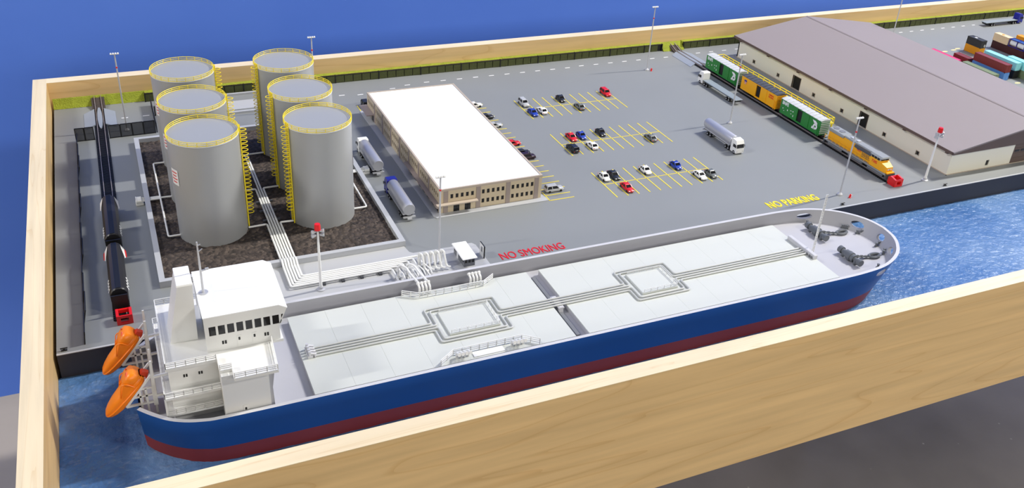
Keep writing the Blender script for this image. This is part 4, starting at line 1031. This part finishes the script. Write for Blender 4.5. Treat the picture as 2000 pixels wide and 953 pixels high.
for k in range(3): m_.box(lx-0.665, lx-0.64, -57.0, -56.1, 2.45-0.16*k, 2.52-0.16*k)
m_.build('flag_stripes', 'red', hood); m_ = MB(); m_.box(lx-0.67, lx-0.64, -56.5, -56.05, 2.3, 2.62); m_.build('flag_canton', 'truck_blue', hood)
m_ = MB()
for k in range(6): m_.prism_x([(-57.4-0.28*k,1.75),(-57.5-0.28*k,1.75),(-57.35-0.28*k,2.3),(-57.25-0.28*k,2.3)], lx-0.67, lx-0.64)
m_.box(lx-0.665, lx-0.64, -59.2, -57.3, 1.6, 1.66); m_.build('side_lettering', 'dark_grey', hood)

# ================================================================== FENCES
def fence(label, A, B, n, h, lean=0.0):
    A = Vector(A); B = Vector(B); t = thing('mesh_fence', label, 'fence', (A.x, A.y, 0))
    for k in range(n):
        a = A.lerp(B, k/n); b = A.lerp(B, (k+1)/n)
        d = (b-a).normalized(); nrm = Vector((-d.y, d.x, 0)); tilt = nrm*(lean*(0.5+0.5*((k*7) % 3)/2))
        a = a+d*0.05; b = b-d*0.05; up = Vector((0,0,h))+tilt
        m_ = MB(); q = nrm*0.015; vs = [a-q, b-q, b-q+up, a-q+up, a+q, b+q, b+q+up, a+q+up]
        m_.add(vs, [(0,1,2,3),(7,6,5,4),(0,1,5,4),(1,2,6,5),(2,3,7,6),(3,0,4,7)]); pn = m_.build('fence_panel', 'fence_net', t)
        m_ = MB(); m_.bar(a, a+up, 0.06); m_.bar(b, b+up, 0.06); m_.bar(a+up, b+up, 0.06); m_.bar(a+Vector((0,0,0.08)), b+Vector((0,0,0.08)), 0.05); m_.build('fence_frame', 'black', pn)
fence('short black mesh fence between the side fence and the siding', (3.35,-14.4,0), (6.0,-14.4,0), 2, 2.1)
fence('black mesh fence between the siding and the tank kerb', (8.05,-14.5,0), (14.7,-14.35,0), 4, 2.1)
fence('long black mesh fence running beside the siding towards the quay', (3.45,-14.6,0), (3.1,-66.8,0), 13, 1.5, 0.35)
fence('black mesh fence behind the silver tanks, square to the back wall', (14.9,-3.2,0), (14.9,-14.2,0), 4, 1.6)
fence('small black gate fence across the road behind the back tanks', (15.1,-7.6,0), (17.4,-7.6,0), 1, 1.6)

# ================================================================== VEHICLES
def wheel_mb(x, y, z, r, w): return MB().cyl((x-w/2,y,z),(x+w/2,y,z),r,n=14)
def make_car(kind, paint):
    L_, W, H = {'sedan':(2.85,1.1,0.86),'suv':(2.85,1.14,1.06),'beetle':(2.6,1.08,0.94)}[kind]
    t = thing('car', 'car', 'car', (0,0,0), 0, 'parked cars')
    hl, hw = L_/2, W/2
    belt = {'sedan':0.52,'suv':0.6,'beetle':0.55}[kind]
    if kind == 'suv': S = [(-hl,0.8,0.2,0.42),(-hl+0.15,0.96,0.14,0.56),(-0.55,1.0,0.12,0.62),(0.6,1.0,0.12,0.62),(hl-0.1,0.97,0.14,0.62),(hl,0.86,0.2,0.5)]; C = (-0.62,1.32,-0.28,1.2)
    elif kind == 'beetle': S = [(-hl,0.55,0.2,0.36),(-hl+0.2,0.84,0.14,0.52),(-0.6,0.98,0.12,0.58),(0.5,1.0,0.12,0.58),(hl-0.25,0.88,0.14,0.52),(hl,0.55,0.2,0.36)]; C = (-0.62,1.0,-0.2,0.45)
    else: S = [(-hl,0.72,0.18,0.36),(-hl+0.2,0.94,0.13,0.46),(-0.5,1.0,0.12,0.53),(0.65,1.0,0.12,0.54),(hl-0.15,0.95,0.14,0.5),(hl,0.78,0.2,0.42)]; C = (-0.6,1.05,-0.12,0.6)
    def ring(y, k, zb, zt):
        w_ = hw*k; r = 0.11
        return [(-w_+r,y,zb),(w_-r,y,zb),(w_,y,zb+r*0.6),(w_,y,(zb+zt)/2),(w_-0.03,y,zt-r*0.8),(w_-r*1.2,y,zt),(-w_+r*1.2,y,zt),(-w_+0.03,y,zt-r*0.8),(-w_,y,(zb+zt)/2),(-w_,y,zb+r*0.6)]
    m_ = MB(); m_.loft([ring(*s) for s in S]); m_.build('body', paint, t, sharp=50)
    y0, y1, ya, yb = C; wt, wb = hw*0.74, hw*0.9
    base = [(-wb,y0,belt-0.03),(wb,y0,belt-0.03),(wb,y1,belt-0.03),(-wb,y1,belt-0.03)]; top = [(-wt,ya,H-0.05),(wt,ya,H-0.05),(wt,yb,H-0.05),(-wt,yb,H-0.05)]
    m_ = MB(); m_.hull(base+top); m_.build('cabin_glass', 'glass_dark', t)
    m_ = MB(); wr = wt+0.025
    m_.hull([(-wr,ya-0.04,H-0.07),(wr,ya-0.04,H-0.07),(wr,yb+0.04,H-0.07),(-wr,yb+0.04,H-0.07),(-wr*0.8,ya+0.1,H),(wr*0.8,ya+0.1,H),(wr*0.8,yb-0.08,H),(-wr*0.8,yb-0.08,H)])
    for s in (-1, 1):
        for (p, q) in (((s*wb,y0,belt-0.04),(s*wt,ya,H-0.05)), ((s*wb,y1,belt-0.04),(s*wt,yb,H-0.05)), ((s*wb,(y0+y1)/2+0.1,belt-0.04),(s*wt,(ya+yb)/2+0.08,H-0.05))): m_.bar(p, q, 0.05)
    m_.build('roof', paint, t)
    for sx in (-1, 1):
        for yy in (-hl*0.62, hl*0.62): wheel_mb(sx*(hw-0.06), yy, 0.19, 0.19, 0.16).build('wheel', 'rubber', t)
        m_ = MB(); m_.cbox(sx*hw*0.62-0.11, sx*hw*0.62+0.11, -hl-0.01, -hl+0.14, 0.3, 0.4, 0.03); m_.build('headlight', 'white', t)
        m_ = MB(); m_.cbox(sx*hw*0.68-0.08, sx*hw*0.68+0.08, hl-0.1, hl+0.01, 0.33, 0.43, 0.02); m_.build('tail_light', 'red', t)
    return t
proto = {k: make_car(k, 'car_white') for k in ('sedan','suv','beetle')}
used = set()
def car(kind, paint, x, y, rz, label):
    dup(proto[kind], (x, y, 0.0), rz, label, 'parked cars', {'car_white': paint})
G = [74.85+1.83*k for k in range(10)]
car('suv','car_silver',74.9,-19.75,0,'silver car in the corner bay of the back parking block')
car('sedan','car_blue',74.75,-23.95,0,'blue car in front of the silver corner car, back parking block')
car('sedan','car_white',76.65,-23.6,pi,'white car beside the blue one in the back parking block')
car('beetle','car_black',82.1,-19.7,0,'black car alone in the far row of the back parking block')
car('sedan','car_grey',83.8,-23.75,pi,'dark grey car in the near row of the back parking block')
car('suv','car_red',91.35,-19.4,0,'red car in the last bay of the back parking block')
car('sedan','car_red',76.6,-34.95,0,'red car beside a blue one in the middle parking block')
car('beetle','car_blue',78.4,-34.9,0,'blue car beside the red one in the middle parking block')
car('beetle','car_black',82.1,-34.7,0,'black car alone in the far row of the middle parking block')
car('suv','car_black',74.8,-38.9,pi,'black car in the near corner bay of the middle parking block')
car('sedan','car_white',78.4,-38.75,pi,'white car in the near row of the middle parking block')
car('sedan','car_grey',89.2,-38.85,pi,'grey car alone at the lamp end of the middle parking block')
car('beetle','car_white',74.9,-49.2,0,'white car in the corner bay of the parking block nearest the quay')
car('sedan','car_black',76.6,-49.1,0,'black car beside the white corner car, parking block nearest the quay')
car('sedan','car_red',76.55,-53.2,0,'red car in the parking block nearest the quay')
car('beetle','car_white',82.1,-49.1,0,'white car alone mid-row in the parking block nearest the quay')
car('beetle','car_blue',87.55,-49.1,0,'blue car in the far row of the parking block nearest the quay')
car('sedan','car_white',89.4,-53.05,0,'white car with black glass roof beside a grey one, nearest the quay')
car('beetle','car_grey',91.3,-53.15,0,'grey car in the last bay of the parking block nearest the quay')
car('suv','car_silver',65.95,-50.4,pi/2,'silver estate car parked at the front corner of the office')
car('sedan','car_white',66.2,-18.2,pi/2,'white car half hidden beside the back of the office')
car('sedan','car_black',66.2,-23.5,pi/2,'black car half hidden behind the office roof')
car('sedan','car_silver',66.2,-27.1,pi/2,'silver car half hidden behind the office roof')
car('sedan','car_red',66.3,-34.4,pi/2,'red car peeking out beside the office wall')
car('sedan','car_black',66.4,-37.9,pi/2,'black car beside the plum one along the office wall')
car('suv','car_plum',66.5,-39.6,pi/2,'dark plum car parked along the office wall')
car('suv','car_black',48.4,-13.3,0,'black car parked behind the office by the road')
for k in proto:
    for ch in list(bpy.data.objects):
        if ch.parent == proto[k]: bpy.data.objects.remove(ch)
    bpy.data.objects.remove(proto[k])

def truck_cab(t, paint, yf):
    m_ = MB(); m_.hull([(-0.76,yf+0.02,0.25),(0.76,yf+0.02,0.25),(-0.76,yf+1.55,0.25),(0.76,yf+1.55,0.25),(-0.76,yf,0.9),(0.76,yf,0.9),(-0.74,yf+0.15,1.75),(0.74,yf+0.15,1.75),(-0.76,yf+1.55,2.2),(0.76,yf+1.55,2.2),(-0.7,yf+0.4,2.3),(0.7,yf+0.4,2.3),(-0.7,yf+1.4,2.4),(0.7,yf+1.4,2.4)])
    c = m_.build('cab', paint, t)
    m_ = MB(); m_.hull([(-0.68,yf+0.0,1.12),(0.68,yf+0.0,1.12),(-0.66,yf+0.1,1.72),(0.66,yf+0.1,1.72),(-0.66,yf+0.25,1.72),(0.66,yf+0.25,1.72),(-0.68,yf+0.2,1.12),(0.68,yf+0.2,1.12)]); m_.build('windscreen', 'glass_dark', c)
    for s in (-1, 1):
        m_ = MB(); m_.box(s*0.75-0.03, s*0.75+0.03, yf+0.3, yf+0.95, 1.15, 1.65); m_.build('side_window', 'glass_dark', c)
        m_ = MB(); m_.cbox(s*0.86-0.05, s*0.86+0.05, yf+0.12, yf+0.25, 1.2, 1.6, 0.02); m_.build('mirror', 'black', c)
        m_ = MB(); m_.cbox(s*0.55-0.13, s*0.55+0.13, yf-0.02, yf+0.05, 0.45, 0.6, 0.02); m_.build('headlight', 'steel', c)
    return c
def wheels(t, ys, r=0.3):
    for y in ys:
        for s in (-1, 1):
            w_ = wheel_mb(s*0.62, y, r, r, 0.3).build('wheel', 'rubber', t)
            m_ = MB(); m_.cyl((s*0.77,y,r),(s*0.79,y,r),r*0.45,n=10); m_.build('hub', 'steel', w_)
def tanker(label, paint, x, y, rz):
    t = thing('tank_truck', label, 'truck', (0,0,0), 0, 'tank trucks')
    truck_cab(t, paint, -4.7)
    m_ = MB(); m_.box(-0.35, 0.35, -3.3, 4.4, 0.45, 0.72); m_.build('chassis', 'black', t)
    n = 24; rx, rz_ = 0.84, 0.86; zc = 1.65
    def ring(yy, k): return [(rx*k*math.cos(2*pi*q/n), yy, zc+rz_*k*math.sin(2*pi*q/n)) for q in range(n)]
    m_ = MB(); m_.loft([ring(-3.0,0.93), ring(-2.9,1), ring(4.5,1), ring(4.62,0.95)]); tk = m_.build('tank', 'silver', t, sharp=40)
    m_ = MB(); m_.tube([(rx*0.9*math.cos(2*pi*q/n), 4.63, zc+rz_*0.9*math.sin(2*pi*q/n)) for q in range(n)], 0.04, 5, True); m_.build('end_rim', 'silver', tk)
    m_ = MB(); m_.box(-0.82, 0.82, -2.8, 4.4, 0.86, 1.0); m_.build('side_skirt', 'steel', t)
    m_ = MB(); m_.box(-0.85, 0.85, 4.5, 4.75, 0.5, 0.68); m_.box(-0.3,0.3,4.6,4.9,0.3,0.5); m_.build('rear_bumper', 'steel', t)
    wheels(t, (-4.1,-2.6,-1.85,2.5,3.3))
    t.location = Vector((x,y,0))*U; t.rotation_euler = (0,0,rz); t['label'] = label
    return t
tanker('tank truck with white cab standing in the open yard by the lamp', 'white', 100.15, -43.5, 0)
tanker('tank truck with white cab beside the tank kerb', 'white', 43.25, -33.9, pi)
tanker('tank truck with dark blue cab between kerb and office', 'truck_blue', 43.5, -47.7, pi)
def flatbed(label, paint, x, y, rz):
    t = thing('flatbed_truck', label, 'truck', (0,0,0), 0, 'flatbed trucks')
    truck_cab(t, paint, -6.0)
    m_ = MB(); m_.cbox(-0.8, 0.8, -4.3, 6.1, 0.84, 1.0, 0.04); m_.build('bed', 'flat_grey', t)
    m_ = MB(); m_.box(-0.3, 0.3, -4.6, 5.6, 0.5, 0.84); m_.box(-0.75,0.75,5.6,5.75,0.45,0.84); m_.build('chassis', 'black', t)
    wheels(t, (-5.3,-3.8,-3.05,3.3,4.1)); t.location = Vector((x,y,0))*U; t.rotation_euler = (0,0,rz)
flatbed('empty flatbed truck with white cab beside the freight train', 'white', 112.6, -24.5, pi)
flatbed('empty flatbed truck with dark blue cab on the back road beyond the containers', 'truck_blue', 207.2, -5.6, pi/2)

# ================================================================== CONTAINERS
def container(x0, y1, ln, lv, cm, label):
    w_, h_ = 1.52, 1.6; z0 = 0.04+lv*1.64; y0 = y1-ln
    t = thing('shipping_container', label, 'container', ((2*x0+w_)/2, (y0+y1)/2, z0), 0, 'shipping containers')
    m_ = MB(); m_.box(x0+0.05, x0+w_-0.05, y0+0.05, y1-0.05, z0+0.05, z0+h_-0.03); m_.build('box', cm, t)
    m_ = MB(); k = 0
    yy = y0+0.12
    while yy < y1-0.2: m_.box(x0+0.02, x0+0.05, yy, yy+0.1, z0+0.1, z0+h_-0.1); m_.box(x0+w_-0.05, x0+w_-0.02, yy, yy+0.1, z0+0.1, z0+h_-0.1); yy += 0.2
    m_.build('side_ribs', cm, t)
    m_ = MB()
    for xx in (x0, x0+w_-0.1):
        for q in (y0, y1-0.1): m_.box(xx, xx+0.1, q, q+0.1, z0, z0+h_)
        for q in (z0, z0+h_-0.1): m_.box(xx, xx+0.1, y0, y1, q, q+0.1)
    for q in (y0, y1-0.1):
        for zz in (z0, z0+h_-0.1): m_.box(x0, x0+w_, q, q+0.1, zz, zz+0.1)
    m_.build('frame', cm, t)
    for k in range(2): m_ = MB(); m_.box(x0+0.12+0.66*k, x0+0.74+0.66*k, y0-0.005, y0+0.06, z0+0.1, z0+h_-0.1); m_.build('door', cm, t)
    return t
t = container(181.6,-18.0,3.9,1,'c_black','short dark grey container with white diamond mark, on top of the orange one')
m_ = MB()
for s in (1, 0.5):
    pass
m_.prism_y([(182.7,2.5),(182.95,2.15),(182.7,1.8),(182.45,2.15)], -21.94, -21.91); dm = m_.build('diamond_mark', 'white', t)
m_ = MB(); m_.prism_y([(182.7,2.3),(182.82,2.15),(182.7,2.0),(182.58,2.15)], -21.96, -21.93); m_.build('diamond_centre', 'c_black', dm)
m_ = MB(); m_.box(182.1,182.6,-19.9,-19.3,3.28,3.3); m_.build('roof_mark', 'white', t)
container(181.6,-18.0,3.9,0,'c_orange','short orange container under the dark grey one')
container(173.5,-22.4,3.9,0,'c_red','short dark red container standing on the ground by the warehouse roof')
container(169.8,-19.0,7.4,0,'c_pink','pink container mostly hidden by the warehouse roof')
container(173.95,-26.95,8.05,1,'c_red','long brownish red container stacked on the light blue one')
container(173.95,-26.95,8.05,0,'c_blue','long light blue container under the brownish red one')
container(177.1,-26.6,8.05,1,'c_cyan','long pale turquoise container stacked on a black one')
container(177.1,-26.6,8.05,0,'c_dark','long black container under the pale turquoise one')
container(179.1,-30.6,8.05,1,'c_cyan','pale turquoise container at the picture edge, stacked on a green one')
container(179.1,-30.6,8.05,0,'c_green','green container under the turquoise one at the picture edge')
container(170.85,-27.1,8.1,0,'c_green','long single green container nearest the warehouse roof')
container(189.75,-18.0,8.1,0,'c_brown','long dark brown container under the cream one')
t = container(189.75,-17.9,3.9,1,'c_cream','short cream container on top of the dark brown one')
m_ = MB(); m_.cyl((190.5,-19.6,3.26),(190.5,-19.6,3.3),0.3,n=14); m_.build('roof_mark', 'c_orange', t)
container(191.7,-24.0,8.0,0,'c_navy','dark blue container at the picture edge beside the brown one')
container(191.7,-24.0,8.0,1,'c_blue','light blue container on top of the dark blue one at the picture edge')
container(193.6,-20.5,3.9,1,'c_orange','orange container behind the light blue one at the picture edge')
container(193.6,-20.5,3.9,0,'c_red','red container under the orange one at the picture edge')
tc_ = thing('tank_container', 'white tanks in a dark blue open frame, behind the cream container', 'container', (190.5,-24.1,1.68), 0, 'shipping containers')
x0, y0, y1, z0 = 189.75, -26.0, -22.0, 1.68
m_ = MB()
for yy in (y0, (y0+y1)/2-0.05, y1-0.1):
    for xx in (x0, x0+1.42): m_.box(xx,xx+0.1,yy,yy+0.1,z0,z0+1.6)
    for zz in (z0, z0+1.5): m_.box(x0,x0+1.52,yy,yy+0.1,zz,zz+0.1)
for xx in (x0, x0+1.42):
    for zz in (z0, z0+1.5): m_.box(xx,xx+0.1,y0,y1,zz,zz+0.1)
m_.build('frame', 'truck_blue', tc_)
for yy in (y0+0.25, y0+2.15): m_ = MB(); m_.cyl((x0+0.76,yy,z0+0.8),(x0+0.76,yy+1.6,z0+0.8),0.66,n=18); m_.build('tank', 'white', tc_)
m_ = MB(); m_.box(x0+0.1,x0+1.42,y0+0.1,y1-0.1,z0+1.44,z0+1.52); m_.build('top_plate', 'c_navy', tc_)

# ================================================================== LAMPS AND BEACONS
def lamp(label, x, y, h, rz=0.0):
    t = thing('yard_lamp', label, 'lamp post', (0,0,0), 0, 'yard lamps')
    m_ = MB(); m_.lathe([(0.42,0),(0.42,0.18),(0.3,0.3),(0.2,0.42),(0.0,0.42)], 16); m_.build('base', 'steel', t)
    m_ = MB(); m_.cyl((0,0,0.3),(0,0,h-0.15),0.13,0.1,n=12); m_.build('pole', 'steel', t)
    m_ = MB(); m_.cyl((0,0,h*0.815),(0,0,h*0.815+0.22),0.135,n=12); m_.build('red_band', 'red', t)
    m_ = MB(); m_.cbox(-0.62,0.62,-0.1,0.1,h-0.2,h-0.08,0.02); hd = m_.build('crossarm', 'steel', t)
    for xx in (-0.5,-0.17,0.17,0.5): m_ = MB(); m_.hull([(xx-0.13,-0.16,h-0.1),(xx+0.13,-0.16,h-0.1),(xx-0.13,0.16,h-0.1),(xx+0.13,0.16,h-0.1),(xx-0.1,-0.1,h+0.06),(xx+0.1,-0.1,h+0.06),(xx-0.1,0.1,h+0.06),(xx+0.1,0.1,h+0.06)]); m_.build('floodlight', 'white', hd)
    t.location = Vector((x,y,0))*U; t.rotation_euler = (0,0,rz)
lamp('tall lamp post by the back road, behind the parking blocks', 105.45, -10.4, 12.6)
lamp('tall lamp post in the yard between the white tank truck and the train', 106.15, -37.1, 12.4)
lamp('tall lamp post near the quay in front of the orange locomotive', 106.6, -64.5, 12.45)
lamp('tall lamp post beside the siding behind the black fence', 10.65, -12.2, 12.5)
lamp('tall lamp post behind the back storage tank, against the blue wall', 40.1, -11.8, 12.5)
lamp('lamp post with a double row head on the concrete pad in front of the office', 44.65, -61.0, 10.75)
lamp('tall lamp post behind the warehouse roof', 167.4, -10.7, 12.5)
def beacon(label, x, y):
    t = thing('beacon_post', label, 'lamp post', (0,0,0), 0, 'beacon posts'); h = 7.9
    m_ = MB(); m_.lathe([(0.5,0),(0.5,0.12),(0.28,0.2),(0.28,0.45),(0,0.45)], 16); m_.build('base', 'steel', t)
    m_ = MB(); m_.cyl((0,0,0.3),(0,0,h),0.2,0.11,n=12); m_.build('pole', 'white', t)
    m_ = MB(); m_.lathe([(0.36,h+0.25),(0.36,h+0.75),(0.32,h+1.0),(0,h+1.02)], 16); m_.build('beacon_light', 'red', t)
    for sx in (-1, 1):
        for zz in (h-0.45, h+0.05):
            m_ = MB(); m_.cyl((sx*0.2,0,zz),(sx*0.55,-0.06,zz),0.1,0.22,n=12); m_.cyl((sx*0.55,-0.06,zz),(sx*0.72,-0.08,zz),0.24,n=12); m_.build('floodlight', 'steel', t)
    t.location = Vector((x,y,0.1 if x < 50 else 0))*U
beacon('white post with red beacon on the concrete pad behind the ship', 28.65, -64.75)
beacon('white post with red beacon at the warehouse corner by the quay', 123.3, -64.75)
def hydrant(label, x, y):
    t = thing('hydrant', label, 'hydrant', (x,y,0), 0, 'red hydrants')
    m_ = MB(); m_.lathe([(0.2,0),(0.2,0.1),(0.13,0.14),(0.13,0.5),(0.0,0.62)], 12, (x,y)); m_.build('barrel', 'red', t)
    m_ = MB(); m_.cyl((x-0.25,y,0.35),(x+0.25,y,0.35),0.07,n=8); m_.build('outlet', 'red', t)
hydrant('small red hydrant by the lamp post near the quay', 107.5, -65.7); hydrant('small red hydrant by the lamp post on the back road', 106.1, -11.0)
def cleat(label, x, y):
    t = thing('mooring_cleat', label, 'cleat', (x,y,0), 0, 'quay cleats')
    m_ = MB(); m_.cbox(x-0.3,x+0.3,y-0.12,y+0.12,0,0.1,0.03); m_.build('foot', 'black', t)
    m_ = MB(); m_.cyl((x,y,0.1),(x,y,0.28),0.1,n=8); m_.cyl((x-0.35,y,0.3),(x+0.35,y,0.3),0.08,n=8); m_.build('horn', 'black', t)
for (x, n_) in ((1.1,'in the tray corner by the siding'),(104.8,'by the bow mast of the ship'),(125.0,'below the warehouse corner'),(63.0,'between the red lettering and the ship deck')): cleat('small black mooring cleat on the quay edge '+n_, x, -67.2)

# ================================================================== PAINTED MARKINGS
def strip(t, nm, x0, x1, y0, y1, mt): m_ = MB(); m_.box(x0,x1,y0,y1,0.0,0.045); return m_.build(nm, mt, t)
def lot(label, ya, yb, ym):
    t = thing('parking_lines', label, 'marking', (83.1, ym, 0), 0, 'painted parking bays')
    for k in range(11): x = 73.95+1.828*k; strip(t, 'bay_line', x-0.07, x+0.07, yb, ya, 'line_yellow')
    strip(t, 'centre_line', 73.95, 92.2, ym-0.05, ym+0.05, 'line_yellow')
lot('yellow parking lines of the block farthest back', -17.6, -25.95, -21.8)
lot('yellow parking lines of the middle block', -32.5, -40.8, -36.65)
lot('yellow parking lines of the block nearest the quay', -46.9, -55.05, -50.95)
t = thing('parking_lines', 'yellow parking lines along the office wall', 'marking', (66,-35,0), 0, 'painted parking bays')
for k in range(20): y = -17.5-1.79*k; strip(t, 'bay_line', 64.1, 68.05, y-0.06, y+0.06, 'line_yellow')
strip(t, 'bay_line', 64.1, 68.0, -53.04, -52.92, 'line_yellow'); strip(t, 'closing_line', 64.04, 64.16, -53.04, -50.4, 'line_yellow')
t = thing('parking_lines', 'short yellow parking line behind the office', 'marking', (47.1,-14,0), 0, 'painted parking bays')
strip(t, 'bay_line', 47.05, 47.2, -15.9, -12.4, 'line_yellow')
t = thing('road_dashes', 'white dashed centre line of the road along the back', 'marking', (100,-5,0))
for (x, y) in [(10.6+3.2*k,-7.2) for k in range(12)]+[(48.95,-7.75),(52.15,-7.35),(55.15,-6.5),(58.2,-5.6)]+[(62.0+3.19*k,-5.2+0.009*(62-62)) for k in range(10)]+[(93.9+3.22*k,-4.9) for k in range(8)]+[(121.3+3.25*k,-4.4) for k in range(25)]:
    strip(t, 'dash', x-0.5, x+0.5, y-0.11, y+0.11, 'line_white')
def ground_text(name, label, body, x0, x1, yb, h, mt, off):
    tm = text_mb(body, 1.0, 0.03, off, 1.0)
    xs = [v[0] for v in tm.v]; ys = [v[1] for v in tm.v]
    sx = (x1-x0)/(max(xs)-min(xs)); sy = h/(max(ys)-min(ys))
    tm.v = [(x0+(p[0]-min(xs))*sx, yb+(p[1]-min(ys))*sy, 0.03+p[2]) for p in tm.v]
    tag(tm.build(name, mt), label, 'lettering')
ground_text('ground_lettering', 'red painted words NO SMOKING on the quay', 'NO SMOKING', 51.6, 60.5, -65.4, 1.55, 'red', 0.0)
ground_text('ground_lettering', 'yellow painted words NO PARKING near the ship bow', 'NO PARKING', 93.8, 102.7, -64.9, 1.75, 'yellow', 0.02)
for (x, y, n_) in ((176.4,-17.7,'nearest the pink container'),(179.3,-17.4,'in the middle of three'),(181.0,-16.9,'beside the orange container'),(176.3,-36.8,'in front of the black container')):
    m_ = MB(); m_.prism([(x+0.75*math.cos(2*pi*k/14), y+0.32*math.sin(2*pi*k/14)) for k in range(14)], 0, 0.05); tag(m_.build('painted_patch', 'patch_yellow'), 'pale yellow painted patch on the ground '+n_, 'marking', 'painted patches')

# ================================================================== QUAY EQUIPMENT
for k in range(5):
    x = 41.0+0.7*k; t = thing('folded_loader', 'white folded loading arm on the pad, number %s counting from the pipe bundle' % ('one','two','three','four','five')[k], 'loading arm', (x,-64,0.1), 0, 'folded loading arms')
    m_ = MB(); m_.cyl((x,-63.7,0.1),(x,-63.7,0.35),0.24,n=12); m_.cyl((x,-63.7,0.3),(x,-63.7,1.85),0.11,n=10); m_.build('riser', 'white', t)
    m_ = MB(); m_.tube(smooth_path([(x,-63.7,1.8),(x+0.05,-63.75,2.1),(x+0.25,-64.3,2.2),(x+0.35,-65.0,0.7),(x+0.4,-65.3,0.5),(x+0.8,-65.4,0.45)],0.22), 0.12, 8); m_.build('outer_arm', 'white', t)
    m_ = MB(); m_.bar((x+0.2,-63.75,0.4),(x+0.2,-63.8,1.9),0.06); m_.cbox(x+0.02,x+0.4,-64.1,-63.6,1.75,2.05,0.06); m_.build('counterweight', 'white', t)
for k, x in enumerate((38.5, 39.6)):
    t = thing('loading_hose', 'white loading hose over the quay to the ship, %s' % ('nearer the siding' if k == 0 else 'nearer the booth'), 'loading arm', (x,-65,0.1), 0, 'loading arms in use')
    m_ = MB(); m_.cyl((x-0.6,-65.3,0.1),(x-0.6,-65.3,1.75),0.13,n=10); m_.cyl((x-0.6,-65.3,0.1),(x-0.6,-65.3,0.3),0.26,n=12); m_.build('riser', 'white', t)
    m_ = MB(); m_.tube(smooth_path([(x-0.6,-65.3,1.7),(x-0.3,-65.4,1.95),(x+0.15,-66.2,1.95),(x+0.2,-67.4,1.9),(x+0.25,-69.0,2.1),(x+0.3,-70.2,2.35)],0.3), 0.15, 8); m_.build('outer_arm', 'white', t)
for k in range(5):
    x = 37.9+0.85*k
    t = thing('valve_frame', 'small white angled valve pipe on the quay edge, number %s from the pipe turn' % ('one','two','three','four','five')[k], 'pipe', (x,-66,0.1), 0, 'quay valves')
    m_ = MB(); m_.tube(smooth_path([(x+0.35,-66.9,0.15),(x+0.35,-66.9,1.0),(x+0.35,-66.2,1.25),(x+0.1,-65.0,1.2)],0.2), 0.09, 8); m_.build('elbow', 'white', t)
    m_ = MB(); m_.cyl((x+0.35,-66.9,0.15),(x+0.35,-66.9,0.3),0.2,n=10); m_.build('flange', 'dark_grey', t)
bo = thing('control_booth', 'small dark control booth with flat white overhanging roof on the pad', 'booth', (47,-63.6,0.1))
bx0, bx1, by0, by1 = 46.3, 47.75, -65.5, -61.9
m_ = MB(); m_.box(bx0,bx1,by0,by1,0.1,0.6); m_.build('lower_wall', 'mid_grey', bo)
m_ = MB(); m_.box(bx0+0.1,bx1-0.1,by0+0.1,by1-0.1,0.6,1.34); m_.build('glazing', 'glass_dark', bo)
m_ = MB(); m_.box(bx0,bx0+0.1,by0,by0+0.1,0.6,1.34); ps = m_.build('window_post', 'mid_grey', bo)
for (dx, dy) in [(0.45,0),(0.9,0),(1.35,0)]+[(0,0.87*k) for k in range(1,5)]+[(1.35,0.87*k) for k in range(1,5)]: inst(ps, bo, (dx,dy,0))
m_ = MB(); m_.box(bx0-0.03,bx0+0.05,by1-1.6,by1-1.1,0.1,1.25); m_.build('door', 'white', bo)
m_ = MB(); m_.cbox(bx0-0.35,bx1+0.15,by0-0.45,by1+0.05,1.32,1.52,0.07); m_.build('roof', 'roof_white', bo)
sg = thing('notice_board', 'small white notice board with black frame beside the booth', 'sign', (49.4,-63.7,0.1))
m_ = MB(); m_.box(49.37,49.43,-64.4,-63.0,0.15,1.75); m_.build('panel', 'white', sg)
m_ = MB(); m_.box(49.36,49.5,-64.46,-64.36,0.1,1.8); m_.box(49.4,49.5,-64.4,-63.0,1.7,1.82); m_.box(49.4,49.5,-63.06,-62.96,0.1,1.8); m_.build('frame', 'black', sg)
m_ = MB(); m_.box(49.35,49.37,-63.9,-63.5,0.7,1.4); m_.build('picture', 'mid_grey', sg)
